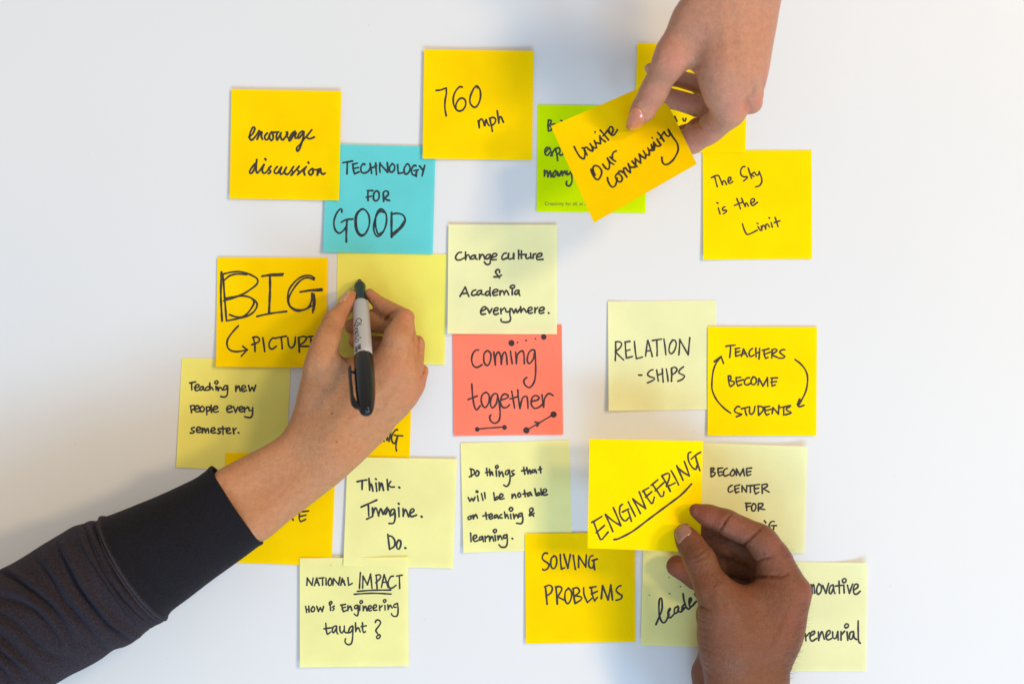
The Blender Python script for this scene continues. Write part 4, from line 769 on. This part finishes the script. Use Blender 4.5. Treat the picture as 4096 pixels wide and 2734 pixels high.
# lengths along the axis from the seen positions
def along(zy, z_guess=None):
    lo_, hi_ = 0.0, LEN
    for _ in range(40):
        m_ = (lo_ + hi_) / 2; q = tip + ax * m_
        k = CAMH / (CAMH - q.z); y = (1367 - q.y * k / S - 1080) * 2.528
        if y < zy: lo_ = m_
        else: hi_ = m_
    return lo_
s_n = along(150); s_b = along(345); s_c = along(885); L = LEN
revolve('nib', [(0, 0.6*mm), (1.2*mm, 1.3*mm), (s_n*0.55, 2.1*mm), (s_n*0.9, 2.5*mm), (s_n+1*mm, 2.6*mm)], nibm, mk, tip)
revolve('neck', [(s_n*0.8, 2.6*mm), (s_n*0.85, 3.0*mm), (s_n, 3.6*mm), (s_n+2.2*mm, 4.1*mm), (s_n+3*mm, 3.9*mm), (s_b-6*mm, 4.2*mm), (s_b-0.5*mm, 4.6*mm), (s_b+1*mm, 4.6*mm)], neckm, mk, tip)
barrel, bV, bF = revolve('barrel', [(s_b-1.0*mm, 4.4*mm), (s_b-0.6*mm, 5.0*mm), (s_b+0.8*mm, 5.35*mm), (s_b+8*mm, 5.6*mm), (s_c-10*mm, 5.85*mm), (s_c+3*mm, 5.85*mm)], grey, mk, tip)
bbv = BVHTree.FromPolygons([v + tip for v in bV], [tuple(f) for f in bF])
link('lettering', ink_mesh('lettering', MARKER_TXT, bbv, black, off=0.00005, origin=tip, step=1.5), barrel)
prof = [(s_c-0.2*mm, 5.9*mm), (s_c, 6.35*mm), (s_c+1.0*mm, 6.55*mm), (s_c+10*mm, 6.65*mm)]
Lc = L - s_c
for f, r in ((0.45, 6.6), (0.62, 6.35), (0.76, 5.9), (0.86, 5.3), (0.93, 4.6), (0.97, 3.9), (0.985, 3.2), (1.0, 2.2)): prof.append((s_c + Lc * f, r * mm))
cap, cV, cF = revolve('cap', prof, black, mk, tip)
# recessed disc in the cap's end
revolve('cap_button', [(L-0.4*mm, 1.7*mm), (L+0.35*mm, 1.6*mm), (L+0.55*mm, 1.0*mm)], black, cap, tip, 24)
# clip: an arm that stands off the cap on its left side and joins it near the end
out = (-ux) if ux.x > 0 else ux
out = (out * 0.93 + uy * (0.36 if uy.z > 0 else -0.36)).normalized(); sd = out.cross(ax).normalized()
V = []; F = []; st = [(s_c+Lc*0.20, 9.2, 1.2, 0.9), (s_c+Lc*0.235, 9.6, 1.7, 1.1), (s_c+Lc*0.32, 9.5, 1.9, 1.0), (s_c+Lc*0.5, 9.3, 1.9, 1.0), (s_c+Lc*0.72, 8.8, 1.9, 1.1), (s_c+Lc*0.80, 8.2, 1.9, 1.6), (s_c+Lc*0.86, 7.0, 1.9, 2.2), (s_c+Lc*0.90, 5.6, 1.8, 2.0), (s_c+Lc*0.92, 4.0, 1.5, 1.4)]
for s_, ro, hw, ht in st:
    c = tip + ax * s_ + out * ro * mm
    for i in range(12):
        a = 2 * math.pi * i / 12
        V.append(c + sd * math.copysign(abs(math.cos(a)) ** 0.6, math.cos(a)) * hw * mm + out * math.copysign(abs(math.sin(a)) ** 0.6, math.sin(a)) * ht * mm - tip)
for j in range(len(st) - 1):
    for i in range(12): F.append((j*12+i, j*12+(i+1)%12, (j+1)*12+(i+1)%12, (j+1)*12+i))
F.append(tuple(range(12))[::-1]); F.append(tuple((len(st)-1)*12+i for i in range(12)))
link('clip', mesh_from('clip', V, F, black), mk)
V = []; F = []   # small catch under the clip's free end
for j, ro in enumerate((6.4, 8.6)):
    c = tip + ax * (s_c + Lc * 0.29) + out * ro * mm
    for i in range(10):
        a = 2 * math.pi * i / 10; V.append(c + sd * math.cos(a) * 0.9 * mm + ax * math.sin(a) * 1.3 * mm - tip)
for i in range(10): F.append((i, (i+1) % 10, 10 + (i+1) % 10, 10 + i))
link('clip_catch', mesh_from('clip_catch', V, F, black), cap)

# ------------------------------------------------------------------ black sleeve and cuff
def cloth_mat(name, base, hi_, sc=2600.0):
    m, nt, b = newmat(name)
    tc = N(nt, 'ShaderNodeTexCoord'); uv = N(nt, 'ShaderNodeUVMap')
    n1 = N(nt, 'ShaderNodeTexNoise', Scale=900.0, Detail=4.0, Roughness=0.7); nt.links.new(tc.outputs['Object'], n1.inputs['Vector'])
    cc = ramp(nt, n1.outputs[0], [(0.3, c4(base)), (0.68, c4(hi_))])
    # pale lint specks
    v = N(nt, 'ShaderNodeTexVoronoi', Scale=170.0); nt.links.new(tc.outputs['Object'], v.inputs['Vector'])
    lint = ramp(nt, v.outputs['Distance'], [(0.02, (1, 1, 1, 1)), (0.05, (0, 0, 0, 1))])
    cc = mixc(nt, lint, cc, c4([h * 2.2 + 0.02 for h in hi_]))
    nt.links.new(cc, b.inputs['Base Color']); b.inputs['Roughness'].default_value = 0.85
    b.inputs['Specular IOR Level'].default_value = 0.12
    b.inputs['Sheen Weight'].default_value = 0.05; b.inputs['Sheen Roughness'].default_value = 0.5; b.inputs['Sheen Tint'].default_value = (0.8, 0.8, 0.9, 1)
    wv = N(nt, 'ShaderNodeTexWave', Scale=1.0, Distortion=0.6); wv.wave_type = 'BANDS'; wv.bands_direction = 'DIAGONAL'
    mp = N(nt, 'ShaderNodeMapping'); mp.inputs['Scale'].default_value = (900, 900, 900); nt.links.new(tc.outputs['Object'], mp.inputs[0]); nt.links.new(mp.outputs[0], wv.inputs[0])
    bp = N(nt, 'ShaderNodeBump', Strength=0.5, Distance=0.0002); nt.links.new(wv.outputs[0], bp.inputs['Height'])
    b2 = N(nt, 'ShaderNodeBump', Strength=0.8, Distance=0.0007); nt.links.new(n1.outputs[0], b2.inputs['Height']); nt.links.new(bp.outputs[0], b2.inputs['Normal'])
    nt.links.new(b2.outputs[0], b.inputs['Normal'])
    return m
sleevem = cloth_mat('charcoal_jersey', (0.007, 0.0052, 0.0074), (0.034, 0.0255, 0.034))
cuffm = cloth_mat('black_cuff', (0.0028, 0.0024, 0.0032), (0.0115, 0.0095, 0.013))
# upper and lower edges of the sleeve in the photo, as matching stations from the wrist outwards
UP = [(846,1864),(790,1906),(723,1940),(636,1980),(521,2027),(430,2062),(408,2064),(395,2080),(354,2084),(340,2092),(289,2106),(215,2150),(145,2193),(70,2240),(0,2276),(-110,2335),(-300,2420),(-560,2540)]
DN = [(1050,2172),(1005,2206),(940,2254),(853,2316),(759,2388),(690,2440),(668,2468),(655,2482),(632,2497),(606,2508),(550,2554),(506,2582),(455,2598),(405,2634),(330,2676),(253,2716),(120,2800),(-60,2960)]
ZC = [46,46,46,47,48,49,49,49,49,50,50,51,52,53,54,56,60,66]
NS, NT = 340, 200
def samp(arr, t):
    k = min(int(t), len(arr) - 2); f = t - k
    a = np.array(arr, float)
    p0 = a[max(k - 1, 0)]; p1 = a[k]; p2 = a[k + 1]; p3 = a[min(k + 2, len(a) - 1)]
    return 0.5 * ((2 * p1) + (p2 - p0) * f + (2 * p0 - 5 * p1 + 4 * p2 - p3) * f * f + (3 * p1 - p0 - 3 * p2 + p3) * f ** 3)
wr = []   # wrinkles: (s centre at theta=90 deg, slant, width, height, theta centre, theta spread)
rw = random.Random(11)
wr += [(8.9, -0.35, 0.13, 1.6, 1.7, 1.7), (8.2, -0.1, 0.10, -1.2, 1.7, 1.5), (3.6, 0.8, 0.7, 0.7, 1.3, 1.0), (2.0, -0.4, 0.6, -0.5, 1.8, 0.8)]
# the larger folds, as lines seen on the upper side of the sleeve: (depth mm, width mm, points)
SZ = HandSpace(0, 1600, 1.3829)
FOLDS = [(-1.9, 1.7, ((505,690),(560,800),(620,930),(700,1050),(800,1170),(880,1230))), (1.5, 1.9, ((478,680),(535,800),(600,930),(680,1060),(760,1160))),
 (-2.2, 2.1, ((325,830),(380,930),(430,1030),(500,1130),(580,1230),(680,1310),(720,1350))), (2.3, 2.4, ((352,800),(412,920),(475,1035),(565,1150),(655,1245),(770,1305))),
 (-1.8, 2.2, ((190,880),(270,970),(330,1090),(420,1190),(500,1290),(570,1370))), (1.7, 2.6, ((235,850),(305,950),(380,1060),(470,1180),(560,1290))),
 (-2.0, 2.2, ((0,955),(90,995),(180,1065),(290,1155),(350,1255),(400,1345))), (1.8, 2.6, ((20,925),(130,985),(235,1050),(335,1140),(420,1260))),
 (-1.7, 2.2, ((-60,1090),(80,1112),(190,1165),(270,1255),(330,1340))), (1.5, 2.6, ((-60,1035),(60,1050),(180,1110),(280,1200),(350,1310))),
 (-1.8, 2.2, ((-60,1170),(20,1200),(100,1255),(170,1335),(260,1405),(330,1425))), (1.5, 2.4, ((-60,1210),(30,1245),(110,1320),(200,1410))),
 (-2.0, 2.0, ((-60,1260),(10,1320),(80,1390),(150,1450),(230,1530))), (2.0, 2.4, ((-60,1300),(10,1360),(100,1430),(200,1510),(280,1570))),
 (-1.7, 2.0, ((-60,1350),(20,1410),(90,1475),(170,1580))), (1.4, 2.2, ((-60,1400),(30,1470),(110,1570))), (-1.6, 2.0, ((-60,1440),(10,1490),(70,1590))),
 (-1.0, 3.0, ((700,800),(760,900),(860,1010),(960,1080))), (0.9, 4.0, ((900,640),(960,760),(1060,880)))]
def fold_push(V, N_):
    V = np.array([tuple(v) for v in V]); N_ = np.array([tuple(v) for v in N_])
    k = CAMH / (CAMH - V[:, 2]); px = 2048 + V[:, 0] * k / S; py = 1367 - V[:, 1] * k / S
    e = np.zeros(len(V))
    for dp, wd, pts in FOLDS:
        P = catmull_open(np.array(SZ.P(*pts), np.float32), 6)
        d2 = (px[:, None] - P[None, :, 0]) ** 2 + (py[:, None] - P[None, :, 1]) ** 2
        j = d2.argmin(1); dd = np.sqrt(d2[np.arange(len(j)), j]) * SM
        am = np.sin(np.pi * np.clip(np.linspace(0, 1, len(P)) * 0.9 + 0.05, 0, 1)) ** 0.5
        e += dp * am[j] * np.exp(-(dd / wd) ** 2)
    e *= np.clip(N_[:, 2] * 2.5, 0, 1) * mm * 1.7
    return V + N_ * e[:, None]

def sleeve_pt(t, th, extra=0.0, want_n=False):
    u = samp(UP, t); d = samp(DN, t); z = float(samp([[a] for a in ZC], t)[0])
    c = (u + d) / 2; hv = (u - d) / 2
    cw = pt(c[0], c[1], z * mm); uw = pt(u[0], u[1], z * mm) - cw
    hw = uw.length; lat = uw / hw
    hh = min(hw * 0.74, (z - 1.5) * mm)
    ct = math.cos(th); sn = math.sin(th)
    e = 0.0
    for s0, sl, w_, h_, tc_, ts in wr:
        x = t - s0 - sl * (th - tc_) * 0.42 - 0.16 * math.sin(th * 2.7 + s0 * 5) - 0.5 * max(0.0, abs(sl) - 1.5) * 0.2 * (th - tc_) ** 2
        if abs(x) < 4 * w_: e += h_ * math.exp(-(x / w_) ** 2) * math.exp(-((th - tc_) / ts) ** 2)
    e += 0.35 * math.sin(t * 3.1 + th * 2.3) * math.sin(th * 3 + t)
    e = e * (0.3 if t < 5.9 else 1.6)
    p = cw + lat * (hw + extra) * ct + Vector((0, 0, 1)) * (hh + extra) * sn
    nrm = (lat * ct * hh + Vector((0, 0, 1)) * sn * hw).normalized()
    k = 0.25 + 0.75 * abs(sn)
    q = p + nrm * e * mm * k
    return (q, nrm) if want_n else q
def tube(name, t0, t1, ns, mat, extra0, inner_rim=False, parent=None, flare=None):
    V = []; F = []; NN = []
    rows = []
    if inner_rim: rows += [(t0 + 0.9 * (1 - q), -1.6) for q in (0.0, 0.5)] + [(t0 + 0.02, -1.5), (t0 - 0.03, -0.9)]
    rows += [(t0 + (t1 - t0) * i / ns, None) for i in range(ns + 1)]
    for t, inn in rows:
        ex = inn if inn is not None else extra0(t)
        for i in range(NT):
            th = 2 * math.pi * i / NT
            q, n_ = sleeve_pt(max(t, 0), th, ex * mm, True); NN.append(n_)
            # the cuff's mouth bows out a little towards the hand
            if t < 1.2: q = q + Vector((0.55, 0.45, 0)) * (0.0035 * math.sin(th) * (1.2 - t) / 1.2) * (1 if math.sin(th) > 0 else 0.3)
            V.append(q)
    V = fold_push(V, NN) - np.array(orgA)
    for j in range(len(rows) - 1):
        for i in range(NT):
            i2 = (i + 1) % NT; F.append((j * NT + i, (j + 1) * NT + i, (j + 1) * NT + i2, j * NT + i2))
    return link(name, mesh_from(name, V, F, mat), parent)
slv = tube('sleeve', 5.75, 16.9, NS, sleevem, lambda t: 0.0 + 1.1 * math.exp(-((t - 6.35) / 0.28) ** 2), False, perA)
tube('cuff', 0.0, 6.3, 90, cuffm, lambda t: (0.5 * math.exp(-((t - 0.1) / 0.25) ** 2)) - (1.0 if t > 5.9 else 0.0), True, slv)
# two rows of stitches along the seam
V = []; F = []
for row in (6.05, 6.75):
    for i in range(6, 92):
        th = math.pi * i / 98
        a = sleeve_pt(row, th, 1.2 * mm); b_ = sleeve_pt(row, th + 0.018, 1.2 * mm); n_ = Vector((0, 0, 0.0003)); w_ = (b_ - a).cross(Vector((0, 0, 1))).normalized() * 0.00025
        k = len(V); V += [a - w_ - orgA, b_ - w_ - orgA, b_ + w_ + n_ - orgA, a + w_ + n_ - orgA]; F.append((k, k+1, k+2, k+3))
stm, nt, b = newmat('stitch_thread'); b.inputs['Base Color'].default_value = (0.03, 0.027, 0.034, 1); b.inputs['Roughness'].default_value = 0.7
link('stitching', mesh_from('stitching', V, F, stm), slv, kind='stuff')
print('TRIS', sum(len(o.data.polygons) * 2 for o in bpy.data.objects if o.type == 'MESH'))
